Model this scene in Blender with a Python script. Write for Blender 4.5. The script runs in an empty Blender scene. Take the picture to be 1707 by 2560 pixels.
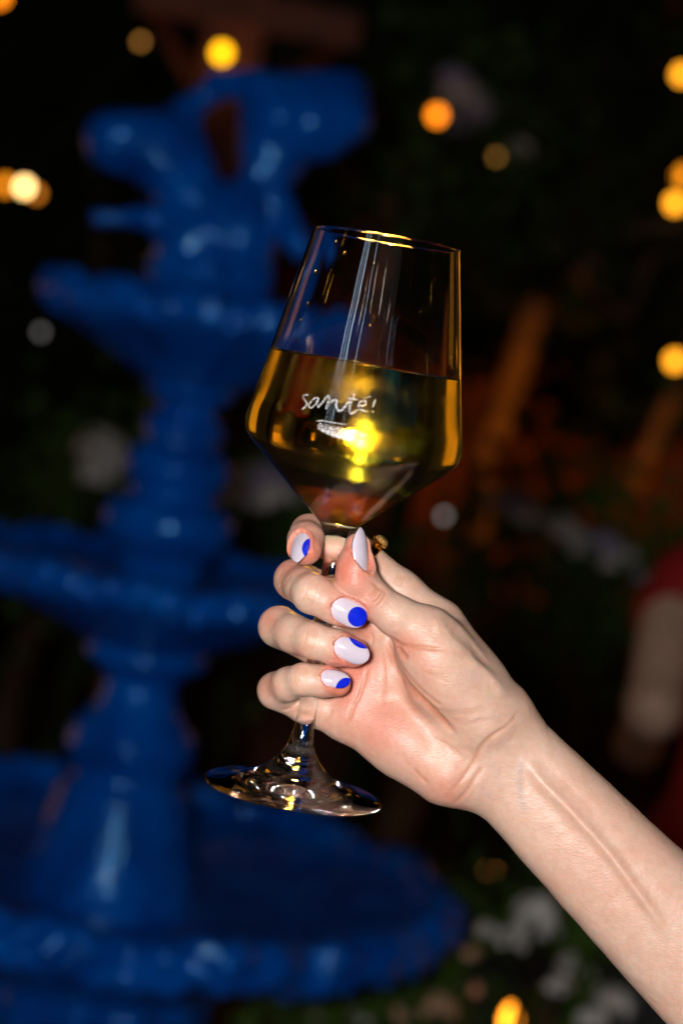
import bpy, bmesh, math, random
import numpy as np
from mathutils import Vector, Matrix

random.seed(7)
rng = np.random.default_rng(7)
SC = bpy.context.scene
COL = SC.collection
R = math.radians

# ------------------------------------------------------------------ camera
FPX = 5340.0                       # focal length in pixels of the 1707 x 2560 photograph
D0 = 0.8215                        # metres from the lens to the glass
PITCH, ROLL = R(4.0), R(9.7)
CAMLOC = Vector((0, 0, 1.5))
fw = Vector((0, math.cos(PITCH), -math.sin(PITCH)))
rt0 = Vector((1, 0, 0))
up0 = rt0.cross(fw)
cu = math.cos(ROLL) * up0 - math.sin(ROLL) * rt0
cr = math.cos(ROLL) * rt0 + math.sin(ROLL) * up0
CAM = Matrix((cr, cu, -fw)).transposed().to_4x4()
CAM.translation = CAMLOC
cam = bpy.data.cameras.new('camera')
cam.sensor_fit = 'VERTICAL'
cam.sensor_height = 36.0
cam.sensor_width = 24.0
cam.lens = 36.0 * FPX / 2560.0
cam.clip_start = 0.05
cam.clip_end = 500
cam.dof.use_dof = True
cam.dof.focus_distance = 0.808
cam.dof.aperture_fstop = 6.2
camo = bpy.data.objects.new('camera', cam)
camo.matrix_world = CAM
COL.objects.link(camo)
SC.camera = camo

# ------------------------------------------------------------------ night sky, flash, exposure
W = bpy.data.worlds.new('World')
SC.world = W
W.use_nodes = True
wn = W.node_tree.nodes
sky = wn.new('ShaderNodeTexSky')
sky.sky_type = 'NISHITA'
sky.sun_disc = False
sky.sun_elevation = R(-6.0)
sky.sun_rotation = R(200)
wn['Background'].inputs['Strength'].default_value = 0.05
W.node_tree.links.new(sky.outputs[0], wn['Background'].inputs['Color'])

fl = bpy.data.lights.new('camera_flash', 'POINT')
fl.energy = 43.0
fl.shadow_soft_size = 0.036
fl.color = (1.0, 0.955, 0.92)
flo = bpy.data.objects.new('camera_flash', fl)
flo.location = CAM @ Vector((-0.072, 0.03, 0.01))
COL.objects.link(flo)

SC.view_settings.view_transform = 'Standard'
SC.view_settings.look = 'None'
SC.view_settings.exposure = 0.0
SC.view_settings.gamma = 1.0
SC.render.engine = 'CYCLES'
cy = SC.cycles
cy.max_bounces = 20
cy.transmission_bounces = 18
cy.glossy_bounces = 8
cy.diffuse_bounces = 3
cy.transparent_max_bounces = 12
cy.caustics_reflective = True
cy.caustics_refractive = True
cy.blur_glossy = 0.4
cy.sample_clamp_indirect = 0.0
cy.use_denoising = True
try:
    cy.denoiser = 'OPENIMAGEDENOISE'
except Exception:
    pass

# ------------------------------------------------------------------ helpers
def cs(px, py, depth):
    """photo pixel at a distance -> camera space point (x right, y up, -z forward), metres"""
    return Vector(((px - 853.5) / FPX * depth, -(py - 1280.0) / FPX * depth, -depth))

def at(px, py, depth):
    return CAM @ cs(px, py, depth)

def link(name, mesh, mat=None, parent=None, smooth=True):
    o = bpy.data.objects.new(name, mesh)
    COL.objects.link(o)
    if mat is not None and not mesh.materials:
        mesh.materials.append(mat)
    if smooth:
        mesh.polygons.foreach_set('use_smooth', [True] * len(mesh.polygons))
    if parent is not None:
        o.parent = parent
    return o

def empty(name, loc=(0, 0, 0)):
    o = bpy.data.objects.new(name, None)
    o.location = loc
    o.empty_display_size = 0.02
    COL.objects.link(o)
    return o

def tag(o, label=None, cat=None, group=None, kind=None):
    if label: o['label'] = label
    if cat: o['category'] = cat
    if group: o['group'] = group
    if kind: o['kind'] = kind
    return o

def pydata(name, verts, faces):
    m = bpy.data.meshes.new(name)
    m.from_pydata([tuple(v) for v in verts], [], [tuple(f) for f in faces])
    m.update()
    return m

def np_mesh(name, V, Q):
    m = bpy.data.meshes.new(name)
    n = Q.shape[1]
    m.vertices.add(len(V)); m.vertices.foreach_set('co', np.ascontiguousarray(V, np.float32).ravel())
    m.loops.add(Q.size); m.loops.foreach_set('vertex_index', np.ascontiguousarray(Q, np.int32).ravel())
    m.polygons.add(len(Q)); m.polygons.foreach_set('loop_start', np.arange(0, Q.size, n, dtype=np.int32))
    m.update(calc_edges=True)
    m.validate()
    return m

def lathe(profile, n=96, closed=False, mod=None):
    """profile: list of (r, z) ; mod(theta, i, r, z) -> (r, z)"""
    verts, faces = [], []
    for i, (r, z) in enumerate(profile):
        for k in range(n):
            th = 2 * math.pi * k / n
            rr, zz = (r, z) if mod is None else mod(th, i, r, z)
            verts.append((rr * math.cos(th), rr * math.sin(th), zz))
    for i in range(len(profile) - 1):
        for k in range(n):
            a, b = i * n + k, i * n + (k + 1) % n
            faces.append((a, b, b + n, a + n))
    return verts, faces

def smooth_profile(pts, step):
    """Catmull-Rom resample of (r, z) points"""
    P = [np.array(p, float) for p in pts]
    P = [2 * P[0] - P[1]] + P + [2 * P[-1] - P[-2]]
    out = []
    for i in range(1, len(P) - 2):
        p0, p1, p2, p3 = P[i - 1], P[i], P[i + 1], P[i + 2]
        n = max(1, int(np.linalg.norm(p2 - p1) / step))
        for k in range(n):
            t = k / n
            out.append(0.5 * ((2 * p1) + (-p0 + p2) * t + (2 * p0 - 5 * p1 + 4 * p2 - p3) * t * t + (-p0 + 3 * p1 - 3 * p2 + p3) * t ** 3))
    out.append(P[-2])
    return [(max(0.0, float(a)), float(b)) for a, b in out]

# node material helper
def mat(name):
    m = bpy.data.materials.new(name)
    m.use_nodes = True
    nt = m.node_tree
    return m, nt, nt.nodes['Principled BSDF']

def nd(nt, typ, **kw):
    n = nt.nodes.new(typ)
    for k, v in kw.items():
        if k in n.inputs:
            n.inputs[k].default_value = v
        else:
            setattr(n, k, v)
    return n

def ramp(nt, stops):
    r = nt.nodes.new('ShaderNodeValToRGB')
    els = r.color_ramp.elements
    while len(els) < len(stops): els.new(0.5)
    for e, (p, c) in zip(els, stops):
        e.position = p; e.color = (*c, 1) if len(c) == 3 else c
    return r

def simple(name, col, rough=0.6, var=0.25, scale=30.0, bump=0.0, metal=0.0, coat=0.0):
    m, nt, b = mat(name)
    tc = nd(nt, 'ShaderNodeTexCoord')
    nz = nd(nt, 'ShaderNodeTexNoise', Scale=scale, Detail=4.0)
    nt.links.new(tc.outputs['Object'], nz.inputs['Vector'])
    rp = ramp(nt, [(0.3, tuple(c * (1 - var) for c in col)), (0.7, tuple(min(1, c * (1 + var)) for c in col))])
    nt.links.new(nz.outputs['Fac'], rp.inputs['Fac'])
    nt.links.new(rp.outputs['Color'], b.inputs['Base Color'])
    b.inputs['Roughness'].default_value = rough
    b.inputs['Metallic'].default_value = metal
    b.inputs['Coat Weight'].default_value = coat
    if bump:
        bp = nd(nt, 'ShaderNodeBump', Strength=bump, Distance=0.01)
        nt.links.new(nz.outputs['Fac'], bp.inputs['Height'])
        nt.links.new(bp.outputs['Normal'], b.inputs['Normal'])
    return m

def emitter(name, col, strength):
    m = bpy.data.materials.new(name)
    m.use_nodes = True
    nt = m.node_tree
    nt.nodes.remove(nt.nodes['Principled BSDF'])
    e = nd(nt, 'ShaderNodeEmission', Strength=strength)
    e.inputs['Color'].default_value = (*col, 1)
    nt.links.new(e.outputs[0], nt.nodes['Material Output'].inputs['Surface'])
    return m

# ------------------------------------------------------------------ implicit surfaces (numpy) -> mesh
class Field:
    def __init__(s, lo, hi, h):
        s.lo = np.array(lo, float); s.h = h
        s.n = np.ceil((np.array(hi) - s.lo) / h).astype(int) + 1
        s.ax = [(s.lo[i] + h * np.arange(s.n[i])).astype(np.float32) for i in range(3)]
    def new(s):
        return np.full(s.n, 20.0 * max(1.0, s.h), np.float32)
    def box(s, a, b, pad):
        i0 = np.clip(np.floor((np.minimum(a, b) - pad - s.lo) / s.h).astype(int), 0, s.n - 1)
        i1 = np.clip(np.ceil((np.maximum(a, b) + pad - s.lo) / s.h).astype(int) + 1, 1, s.n)
        return tuple(slice(i0[i], i1[i]) for i in range(3))
    def cone(s, G, a, ra, b, rb, k, sc=None):
        """round cone from a to b, blended into G with smoothness k"""
        a = np.array(a, float); b = np.array(b, float)
        sl = s.box(a, b, max(ra, rb) + k + 3 * s.h)
        X = s.ax[0][sl[0]][:, None, None]; Y = s.ax[1][sl[1]][None, :, None]; Z = s.ax[2][sl[2]][None, None, :]
        ab = b - a; L2 = float(ab @ ab) + 1e-9
        t = ((X - a[0]) * ab[0] + (Y - a[1]) * ab[1] + (Z - a[2]) * ab[2]) / L2
        t = np.clip(t, 0, 1)
        d = np.sqrt((X - a[0] - t * ab[0]) ** 2 + (Y - a[1] - t * ab[1]) ** 2 + (Z - a[2] - t * ab[2]) ** 2) - (ra + (rb - ra) * t)
        g = G[sl]
        if k > 0:
            hh = np.clip(0.5 + 0.5 * (g - d) / k, 0, 1)
            G[sl] = g * (1 - hh) + d * hh - k * hh * (1 - hh)
        else:
            G[sl] = np.minimum(g, d)
    def merge(s, G, F, k):
        hh = np.clip(0.5 + 0.5 * (G - F) / k, 0, 1)
        G[...] = G * (1 - hh) + F * hh - k * hh * (1 - hh)

def surface_nets(F, G):
    ins = G < 0
    c = ins[:-1, :-1, :-1].astype(np.uint8)
    for dx in (0, 1):
        for dy in (0, 1):
            for dz in (0, 1):
                if dx + dy + dz:
                    c = c + ins[dx:ins.shape[0] - 1 + dx, dy:ins.shape[1] - 1 + dy, dz:ins.shape[2] - 1 + dz]
    act = np.argwhere((c > 0) & (c < 8))
    idx = np.full(c.shape, -1, np.int32)
    idx[act[:, 0], act[:, 1], act[:, 2]] = np.arange(len(act))
    off = np.array([(x, y, z) for x in (0, 1) for y in (0, 1) for z in (0, 1)])
    vals = np.stack([G[act[:, 0] + o[0], act[:, 1] + o[1], act[:, 2] + o[2]] for o in off], 1)
    acc = np.zeros((len(act), 3)); cnt = np.zeros(len(act))
    for i in range(8):
        for j in range(i + 1, 8):
            if np.abs(off[i] - off[j]).sum() != 1: continue
            a, b = vals[:, i], vals[:, j]
            m = (a < 0) != (b < 0)
            t = np.where(m, a / np.where(m, a - b, 1), 0)
            p = off[i] + t[:, None] * (off[j] - off[i])
            acc += np.where(m[:, None], p, 0); cnt += m
    V = F.lo + F.h * (act + acc / cnt[:, None])
    quads = []
    for ax in range(3):
        u, v = (ax + 1) % 3, (ax + 2) % 3
        s0 = [slice(1, -1)] * 3; s0[ax] = slice(0, -1)
        s1 = list(s0); s1[ax] = slice(1, None)
        a, b = ins[tuple(s0)], ins[tuple(s1)]
        e = np.argwhere(a != b)
        fl_ = a[e[:, 0], e[:, 1], e[:, 2]]
        base = e.copy()
        for w in range(3):
            if w != ax: base[:, w] += 1
        def q(du, dv):
            c_ = base.copy(); c_[:, u] += du; c_[:, v] += dv
            return idx[c_[:, 0], c_[:, 1], c_[:, 2]]
        Q = np.stack([q(-1, -1), q(0, -1), q(0, 0), q(-1, 0)], 1)
        Q[~fl_] = Q[~fl_][:, ::-1]
        quads.append(Q)
    Q = np.concatenate(quads)
    Q = Q[(Q >= 0).all(1)]
    return V, Q

def v_normals(V, Q):
    n = np.cross(V[Q[:, 2]] - V[Q[:, 0]], V[Q[:, 3]] - V[Q[:, 1]])
    N = np.zeros_like(V)
    for k in range(4):
        for a in range(3):
            N[:, a] += np.bincount(Q[:, k], n[:, a], len(V))
    return N / (np.linalg.norm(N, axis=1)[:, None] + 1e-12)

def relax(V, Q, it, lam=0.5):
    E = np.concatenate([Q[:, [0, 1]], Q[:, [1, 2]], Q[:, [2, 3]], Q[:, [3, 0]]])
    E = np.concatenate([E, E[:, ::-1]])
    deg = np.bincount(E[:, 0], minlength=len(V)).astype(float)[:, None] + 1e-9
    for i in range(it):
        for l in (lam, -lam * 1.03):
            A = np.stack([np.bincount(E[:, 0], V[E[:, 1], a], len(V)) for a in range(3)], 1) / deg
            V = V + l * (A - V)
    return V

def vnoise(P, seed=0):
    """smooth value noise in numpy"""
    i = np.floor(P).astype(np.int64); f = P - i; f = f * f * (3 - 2 * f)
    def hsh(x, y, z):
        n = (x * 374761393 + y * 668265263 + z * 2147483647 + seed * 1274126177) & 0xffffffff
        n = ((n ^ (n >> 13)) * 1274126177) & 0xffffffff
        return ((n ^ (n >> 16)) & 0xffff) / 65535.0
    r = 0
    for dx in (0, 1):
        for dy in (0, 1):
            for dz in (0, 1):
                w = (f[:, 0] if dx else 1 - f[:, 0]) * (f[:, 1] if dy else 1 - f[:, 1]) * (f[:, 2] if dz else 1 - f[:, 2])
                r = r + w * hsh(i[:, 0] + dx, i[:, 1] + dy, i[:, 2] + dz)
    return r * 2 - 1

# ------------------------------------------------------------------ ground and dark garden backdrop
def m_paving():
    m, nt, b = mat('stone_paving')
    tc = nd(nt, 'ShaderNodeTexCoord')
    br = nd(nt, 'ShaderNodeTexBrick', Scale=1.6)
    br.inputs['Color1'].default_value = (0.10, 0.085, 0.07, 1)
    br.inputs['Color2'].default_value = (0.14, 0.12, 0.10, 1)
    br.inputs['Mortar'].default_value = (0.04, 0.036, 0.03, 1)
    nt.links.new(tc.outputs['Object'], br.inputs['Vector'])
    nt.links.new(br.outputs['Color'], b.inputs['Base Color'])
    b.inputs['Roughness'].default_value = 0.8
    return m
g = pydata('ground', [(-150, -150, 0), (150, -150, 0), (150, 150, 0), (-150, 150, 0)], [(0, 1, 2, 3)])
tag(link('ground', g, m_paving(), smooth=False), kind='structure')

# ------------------------------------------------------------------ blue tiered fountain
DF = 2.3
KF = DF / FPX                                    # metres per photo pixel at the fountain
f0 = at(424, 1280, DF)                           # a point of its axis
FX, FY = f0.x, f0.y
def fz(py):                                      # photo row on the axis -> height
    return f0.z - (py - 1280) / math.cos(ROLL) * KF

def m_blue():
    m, nt, b = mat('blue_gloss_paint')
    tc = nd(nt, 'ShaderNodeTexCoord')
    nz = nd(nt, 'ShaderNodeTexNoise', Scale=14.0, Detail=7.0, Roughness=0.65)
    nt.links.new(tc.outputs['Object'], nz.inputs['Vector'])
    rp = ramp(nt, [(0.28, (0.0002, 0.030, 0.23)), (0.5, (0.0003, 0.078, 0.46)), (0.75, (0.0005, 0.13, 0.64))])
    nt.links.new(nz.outputs['Fac'], rp.inputs['Fac'])
    nt.links.new(rp.outputs['Color'], b.inputs['Base Color'])
    b.inputs['Roughness'].default_value = 0.15
    b.inputs['Specular Tint'].default_value = (0.16, 0.5, 0.95, 1)
    b.inputs['Specular IOR Level'].default_value = 0.5
    b.inputs['Coat Weight'].default_value = 0.02
    b.inputs['Coat Roughness'].default_value = 0.06
    n2 = nd(nt, 'ShaderNodeTexNoise', Scale=38.0, Detail=3.0)
    nt.links.new(tc.outputs['Object'], n2.inputs['Vector'])
    bp = nd(nt, 'ShaderNodeBump', Strength=0.4, Distance=0.012)
    nt.links.new(n2.outputs['Fac'], bp.inputs['Height'])
    nt.links.new(bp.outputs['Normal'], b.inputs['Normal'])
    return m
BLUE = m_blue()
fountain = tag(empty('garden_fountain', (FX, FY, 0)), 'tall tiered fountain of glossy blue painted stone with scalloped basins', 'fountain')

def f_basin(name, y_rim, r_px, y_bot, r_bot, lobes, lip=0.05, tub=False):
    zr, rr, zb, rb = fz(y_rim), r_px * KF, fz(y_bot), r_bot * KF
    h = zr - zb
    if tub:
        q = [(.47, 0), (.74, .04), (.92, .22), (.99, .48), (1.0, .66), (.975, .84), (.94, .97), (.905, 1.02), (.875, .97), (.85, .78), (.80, .40), (.66, .12), (.4, .06), (.25, .06)]
    else:
        q = [(rb / rr, 0), (rb / rr * 1.25, .05), (.52, .22), (.76, .46), (.90, .58), (.985, .64), (1.01, .74), (1.0, .92), (.965, 1.0), (.92, .97), (.88, .82), (.6, .62), (.3, .55), (.12, .55)]
    prof = smooth_profile([(r_ * rr, zb + z_ * h) for r_, z_ in q], 0.007)
    def mod(th, i, r, z):
        f = min(1.0, max(0.0, (r - rb) / (rr - rb)))
        s = abs(math.cos(lobes * th / 2 + 0.6)) ** 0.7
        bead = 0.018 * math.sin(lobes * 3 * th + 1.5 * math.sin(z * 160)) * f ** 4
        return r * (1 + f * f * lip * (s - 0.6) + bead), z + f * f * h * 0.12 * (s - 0.6) + 0.004 * f ** 6 * math.sin(lobes * 5 * th)
    v, fc = lathe(prof, 36 * 8, mod=mod)
    o = link(name, pydata(name, v, fc), BLUE, fountain)
    return o
def f_col(name, pts, n=64, flute=0, step=0.006):
    prof = smooth_profile([(r * KF, fz(y)) for y, r in pts][::-1], step)
    prof = [(0.0005, prof[0][1])] + prof + [(0.0005, prof[-1][1])]
    def mod(th, i, r, z):
        return (r * (1 + 0.035 * math.cos(flute * th)) if flute else r), z
    v, fc = lathe(prof, n, mod=mod)
    return link(name, pydata(name, v, fc), BLUE, fountain)
f_basin('upper_basin', 742, 395, 965, 112, 13)
f_basin('middle_basin', 1400, 520, 1610, 150, 13)
f_basin('lower_basin', 2110, 865, 2430, 300, 12, lip=0.06)
f_col('upper_column', [(935, 70), (960, 108), (985, 112), (1005, 82), (1035, 78), (1060, 104), (1085, 104), (1105, 88), (1130, 118), (1170, 136), (1210, 122), (1240, 112), (1265, 150), (1300, 168), (1350, 160), (1385, 128), (1440, 110), (1530, 90)], 72)
f_col('lower_column', [(1590, 110), (1620, 150), (1650, 156), (1675, 118), (1705, 94), (1750, 100), (1790, 122), (1830, 158), (1880, 166), (1915, 150), (1945, 140), (1975, 168), (2010, 176), (2120, 200), (2230, 225), (2400, 240), (2480, 250)], 80, flute=0)
f_col('pedestal', [(2420, 260), (2480, 300), (2600, 280), (2900, 250), (3400, 270), (3900, 330), (4200, 430), (fz(0) / KF * math.cos(ROLL) - 4, 440)], 80, flute=12, step=0.02)
# figure group crowning the fountain, modelled as one body
S = 1000.0
def fc_(px, py, zmm):
    p = cs(px, py, DF - zmm / S)
    return np.array(p) * S
FF = Field(fc_(150, 800, -140), fc_(960, 110, 140), 4.0)
FF = Field(np.minimum(FF.lo, fc_(960, 110, 140)), np.maximum(fc_(150, 800, -140), fc_(960, 110, 140)), 4.0)
G = FF.new()
for a, ra, b, rb in [((285, 350, 10), 33, (400, 370, 0), 39), ((400, 378, 0), 38, (470, 480, 0), 35), ((700, 300, 0), 40, (835, 285, -10), 38), ((455, 285, -10), 17, (478, 420, 0), 27),
                     ((478, 270, -10), 14, (560, 200, -10), 13), ((560, 200, -10), 15, (650, 225, 0), 20), ((660, 240, 0), 25, (860, 235, -20), 25),
                     ((675, 290, 0), 30, (862, 300, -15), 26), ((665, 360, 0), 26, (800, 345, -5), 27), ((662, 420, 0), 24, (700, 405, 0), 26),
                     ((655, 400, 0), 22, (645, 500, 0), 24), ((470, 520, 0), 34, (600, 545, 0), 36), ((470, 590, 10), 36, (600, 610, 0), 38),
                     ((440, 690, 0), 34, (600, 700, 0), 36), ((520, 690, 0), 48, (505, 790, 0), 56), ((684, 470, 10), 15, (735, 590, 16), 13), ((735, 590, 16), 14, (752, 622, 20), 13),
                     ((250, 545, 30), 9, (372, 545, 26), 11), ((372, 545, 26), 11, (470, 560, 10), 20), ((650, 250, 10), 12, (850, 190, -10), 13)]:
    FF.cone(G, fc_(*a), ra, fc_(*b), rb, 12)
V, Q = surface_nets(FF, G)
V = relax(V, Q, 3)
N = v_normals(V, Q)
V = V + N * (2.2 * vnoise(V / 22.0, 3) + 1.1 * vnoise(V / 9.0, 4))[:, None]
Vw = (np.array(CAM.to_3x3()) @ (V.T / S)).T + np.array(CAM.translation) - np.array((FX, FY, 0))
link('crowning_figure', np_mesh('crowning_figure', Vw, Q), BLUE, fountain)
# ------------------------------------------------------------------ the garden behind: trees, flowers, string lights, guests
BARK = simple('bark', (0.17, 0.105, 0.06), 0.85, 0.4, 25, 0.8)
LEAF = simple('leaf_green', (0.020, 0.028, 0.009), 0.9, 0.5, 6)
LEAF2 = simple('leaf_fresh', (0.06, 0.115, 0.02), 0.8, 0.45, 9)
WHITE_P = simple('white_petal', (0.78, 0.76, 0.74), 0.6, 0.12, 40)
LAMPLIT_P = simple('lamplit_petal', (0.75, 0.46, 0.30), 0.6, 0.15, 40)  # peach is the lantern's light painted into the petals
LILAC_P = simple('lilac_petal', (0.46, 0.40, 0.62), 0.6, 0.2, 40)
DARKMETAL = simple('dark_metal', (0.03, 0.028, 0.026), 0.45, 0.2, 40, metal=0.6)
WOOD = simple('stained_wood', (0.22, 0.05, 0.016), 0.6, 0.35, 14, 0.4)

for m_ in (LEAF, LEAF2):
    m_.node_tree.nodes['Principled BSDF'].inputs['Specular IOR Level'].default_value = 0.12

def tube(pts, radii, n=10):
    verts, faces = [], []
    P = [Vector(p) for p in pts]
    for i, p in enumerate(P):
        d = (P[min(i + 1, len(P) - 1)] - P[max(i - 1, 0)]).normalized()
        a = d.cross(Vector((0, 0, 1)))
        if a.length < 1e-3: a = d.cross(Vector((1, 0, 0)))
        a.normalize(); b = d.cross(a)
        for k in range(n):
            th = 2 * math.pi * k / n
            verts.append(p + (a * math.cos(th) + b * math.sin(th)) * radii[i])
    for i in range(len(P) - 1):
        for k in range(n):
            faces.append((i * n + k, i * n + (k + 1) % n, (i + 1) * n + (k + 1) % n, (i + 1) * n + k))
    faces.append(tuple(range(n))[::-1]); faces.append(tuple((len(P) - 1) * n + k for k in range(n)))
    return verts, faces
def joinvf(lst):
    V_, F_ = [], []
    for v, f in lst:
        o = len(V_); V_ += list(v); F_ += [tuple(x + o for x in q) for q in f]
    return V_, F_
def leaf_cloud(n, fn, size, rg):
    """n folded leaves at positions given by fn(rg)"""
    V_, F_ = [], []
    for _ in range(n):
        p = Vector(fn(rg)); s = size * rg.uniform(0.6, 1.3)
        d = Vector(rg.normal(size=3)).normalized(); a = d.cross(Vector(rg.normal(size=3))).normalized(); nn = d.cross(a)
        o = len(V_)
        V_ += [p, p + d * s * .5 + a * s * .27 + nn * s * .08, p + d * s, p + d * s * .5 - a * s * .27 + nn * s * .08]
        F_ += [(o, o + 1, o + 2), (o, o + 2, o + 3)]
    return V_, F_

def tree(base, lean, h, r0, crown_c, crown_r, nleaf, label, seed, leafmat=LEAF, size=0.10):
    rg = np.random.default_rng(seed)
    t = tag(empty('garden_tree', base), label, 'tree', 'trees round the fountain garden')
    top = Vector((lean[0], lean[1], h))
    pts = [top * k / 7 + Vector((0.03 * math.sin(k * 1.9 + seed), 0.03 * math.cos(k * 2.3 + seed), 0)) for k in range(8)]
    parts_ = [tube(pts, [r0 * (1.25 if k == 0 else 1 - 0.07 * k) for k in range(8)], 14)]
    cc = Vector(crown_c) - Vector(base)
    clumps = [cc + Vector(rg.normal(size=3) * 0.55 * np.array(crown_r)) for _ in range(16)]
    for c in clumps[:9]:
        mid = (top * 0.75 + c) / 2 + Vector(rg.normal(size=3) * 0.1)
        parts_.append(tube([top * 0.8, mid, c], [r0 * .45, r0 * .3, r0 * .1], 7))
    link('trunk', pydata('trunk', *joinvf(parts_)), BARK, t)
    def fn(g):
        c = clumps[g.integers(len(clumps))]
        return c + Vector(g.normal(size=3) * 0.24 * np.array(crown_r))
    link('crown', pydata('crown', *leaf_cloud(nleaf, fn, size, rg)), leafmat, t, smooth=False)
    return t
def gpt(px, py, d):      # ground point under a photo position
    p = at(px, py, d); return Vector((p.x, p.y, 0))
def leaned(pxa, pya, pxb, pyb, d):
    a, b = at(pxa, pya, d), at(pxb, pyb, d)
    k = (b - a) / max(1e-3, b.z - a.z)
    base = a - k * a.z
    return base, k
b1, k1 = leaned(1190, 1330, 1310, 850, 5.0)
tree((b1.x, b1.y, 0), (k1.x * 2.3, 0.0), 2.3, 0.050, at(1420, 330, 5.0), (0.55, 0.5, 0.4), 5000, 'slim tree trunk glowing orange from a ground light', 3, LEAF)
b2, k2 = leaned(1570, 1235, 1650, 980, 5.6)
tree((b2.x, b2.y, 0), (k2.x * 2.4, 0.0), 2.4, 0.034, at(1560, 660, 5.8), (0.4, 0.4, 0.32), 4000, 'thin young tree behind the red-topped guest, faintly lit', 5, LEAF)
pl_ = gpt(110, 1200, 6.4)
tree(pl_, (0.1, 0), 1.7, 0.06, at(110, 620, 6.4), (0.5, 0.4, 0.42), 6500, 'leafy tree with two bulbs glowing among its leaves', 9, LEAF)
pl_ = gpt(700, 1200, 8.5)
tree(pl_, (0.0, 0), 2.0, 0.12, at(760, 300, 8.5), (1.6, 0.6, 0.9), 9000, 'large dark tree far behind the fountain figure', 11, LEAF, 0.14)
pl_ = gpt(1350, 1200, 9.0)
tree(pl_, (0.2, 0), 2.2, 0.13, at(1330, 300, 9.0), (1.3, 0.6, 1.0), 9000, 'large dark tree far behind the orange trunks', 12, LEAF, 0.14)

# clipped hedge closing the garden
def hedge(name, a, b, h, label, seed, n=9000):
    rg = np.random.default_rng(seed)
    a, b = Vector(a), Vector(b)
    t = tag(empty(name, a), label, 'hedge')
    d = b - a; L_ = d.length; e = d.normalized(); w = Vector((-e.y, e.x, 0))
    def fn(g):
        u = g.uniform(0, L_); z = g.uniform(0.1, h + 0.08 * math.sin(u * 3)); s = g.choice((-1, 1)) * (0.28 + g.normal() * 0.05)
        if g.random() < 0.25: z = h + g.normal() * .05; s = g.uniform(-.3, .3)
        return e * u + w * s + Vector((0, 0, z))
    link('foliage', pydata('foliage', *leaf_cloud(n, fn, 0.11, rg)), LEAF, t, smooth=False)
    for i in range(int(L_ / 0.8) + 1):
        p = e * min(L_, i * 0.8)
        link('stem', pydata('stem', *tube([p, p + Vector((0.03, 0, h * .5)), p + Vector((-.02, 0.02, h * .92))], [.03, .025, .012], 7)), BARK, t)
    return t
hedge('clipped_hedge', (-6, 9.6, 0), (6, 9.6, 0), 1.5, 'long dark clipped hedge closing the garden behind the trees', 31, 14000)

# flowering bushes: stems, leaves and separate flower heads
def bloom_mesh(name, r, seed, n=26):
    rg = np.random.default_rng(seed)
    V_, F_ = [], []
    for i in range(n):
        d = Vector(rg.normal(size=3)); d.z = abs(d.z) * .8 + .1; d.normalize()
        c = d * r * rg.uniform(.7, 1.0); a = d.cross(Vector(rg.normal(size=3))).normalized(); b = d.cross(a)
        for q in range(4):
            th = q * math.pi / 2 + rg.uniform(0, .4)
            u = a * math.cos(th) + b * math.sin(th); w = d.cross(u); s = r * .36
            o = len(V_)
            V_ += [c, c + u * s * .6 + w * s * .42 + d * s * .12, c + u * s * 1.05 + d * s * .05, c + u * s * .6 - w * s * .42 + d * s * .12]
            F_ += [(o, o + 1, o + 2), (o, o + 2, o + 3)]
    m = pydata(name, V_, F_)
    return m
def bush(name, depth, heads, leaves, label, group, seed, lsize=0.05, base_py=None, leafmat=LEAF2):
    """heads: (px, py, radius_m, material)"""
    rg = np.random.default_rng(seed)
    pts = [at(px, py, depth + rg.uniform(-.12, .12)) for px, py, r, m in heads]
    c = sum(pts, Vector()) / len(pts)
    base = Vector((c.x, c.y, 0))
    t = tag(empty(name, base), label, 'flowers', group)
    st = []
    for p in pts:
        q = p - base
        st.append(tube([Vector((q.x * .25, q.y * .25, 0)), Vector((q.x * .6, q.y * .7, q.z * .55)), q], [.009, .007, .004], 6))
    for v_, f_ in st:
        link('stem', pydata('stem', v_, f_), LEAF, t)
    lp = [at(px, py, depth + rg.uniform(.10, .28)) - base for px, py, s in leaves] or [p - base for p in pts]
    ls = [s for _, _, s in leaves] or [0.08]
    def fn(g):
        i = g.integers(len(lp)); return lp[i] + Vector(g.normal(size=3) * ls[i])
    link('foliage', pydata('foliage', *leaf_cloud(220 * max(3, len(lp)), fn, lsize, rg)), leafmat, t, smooth=False)
    for i, ((px, py, r, m), p) in enumerate(zip(heads, pts)):
        o = link('flower_head', bloom_mesh('flower_head', r, seed * 50 + i), m, t, smooth=False)
        o.location = p - base
    return t
GRP = 'white flowering bushes round the fountain'
bush('flower_bush', 4.1, [(252, 1130, .050, WHITE_P), (268, 1180, .055, WHITE_P), (240, 1205, .035, WHITE_P), (285, 1150, .04, WHITE_P)], [(250, 1200, .09), (260, 1290, .12), (280, 1360, .12)],
     'white hydrangea heads left of the fountain column, between two basins', GRP, 41)
bush('flower_bush', 3.8, [(620, 1215, .045, WHITE_P), (665, 1225, .05, LILAC_P), (600, 1255, .04, WHITE_P), (650, 1262, .035, LILAC_P), (690, 1260, .04, WHITE_P)], [(640, 1280, .1), (650, 1380, .12)],
     'pale lilac and white blooms between fountain column and wine bowl', GRP, 42)
hd = [(1240 + 36 * i + 12 * math.sin(i * 2.1), 1262 + 17 * i + 16 * math.sin(i * 3.3), 0.030 + 0.009 * math.sin(i * 1.3), LILAC_P if i % 3 == 1 else WHITE_P) for i in range(11)]
bush('flower_bush', 3.7, hd, [(1300, 1330, .1), (1420, 1380, .1), (1550, 1440, .1), (1400, 1480, .15)], 'long trailing bank of white and lilac flowers below the orange trunk', GRP, 43)
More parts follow.
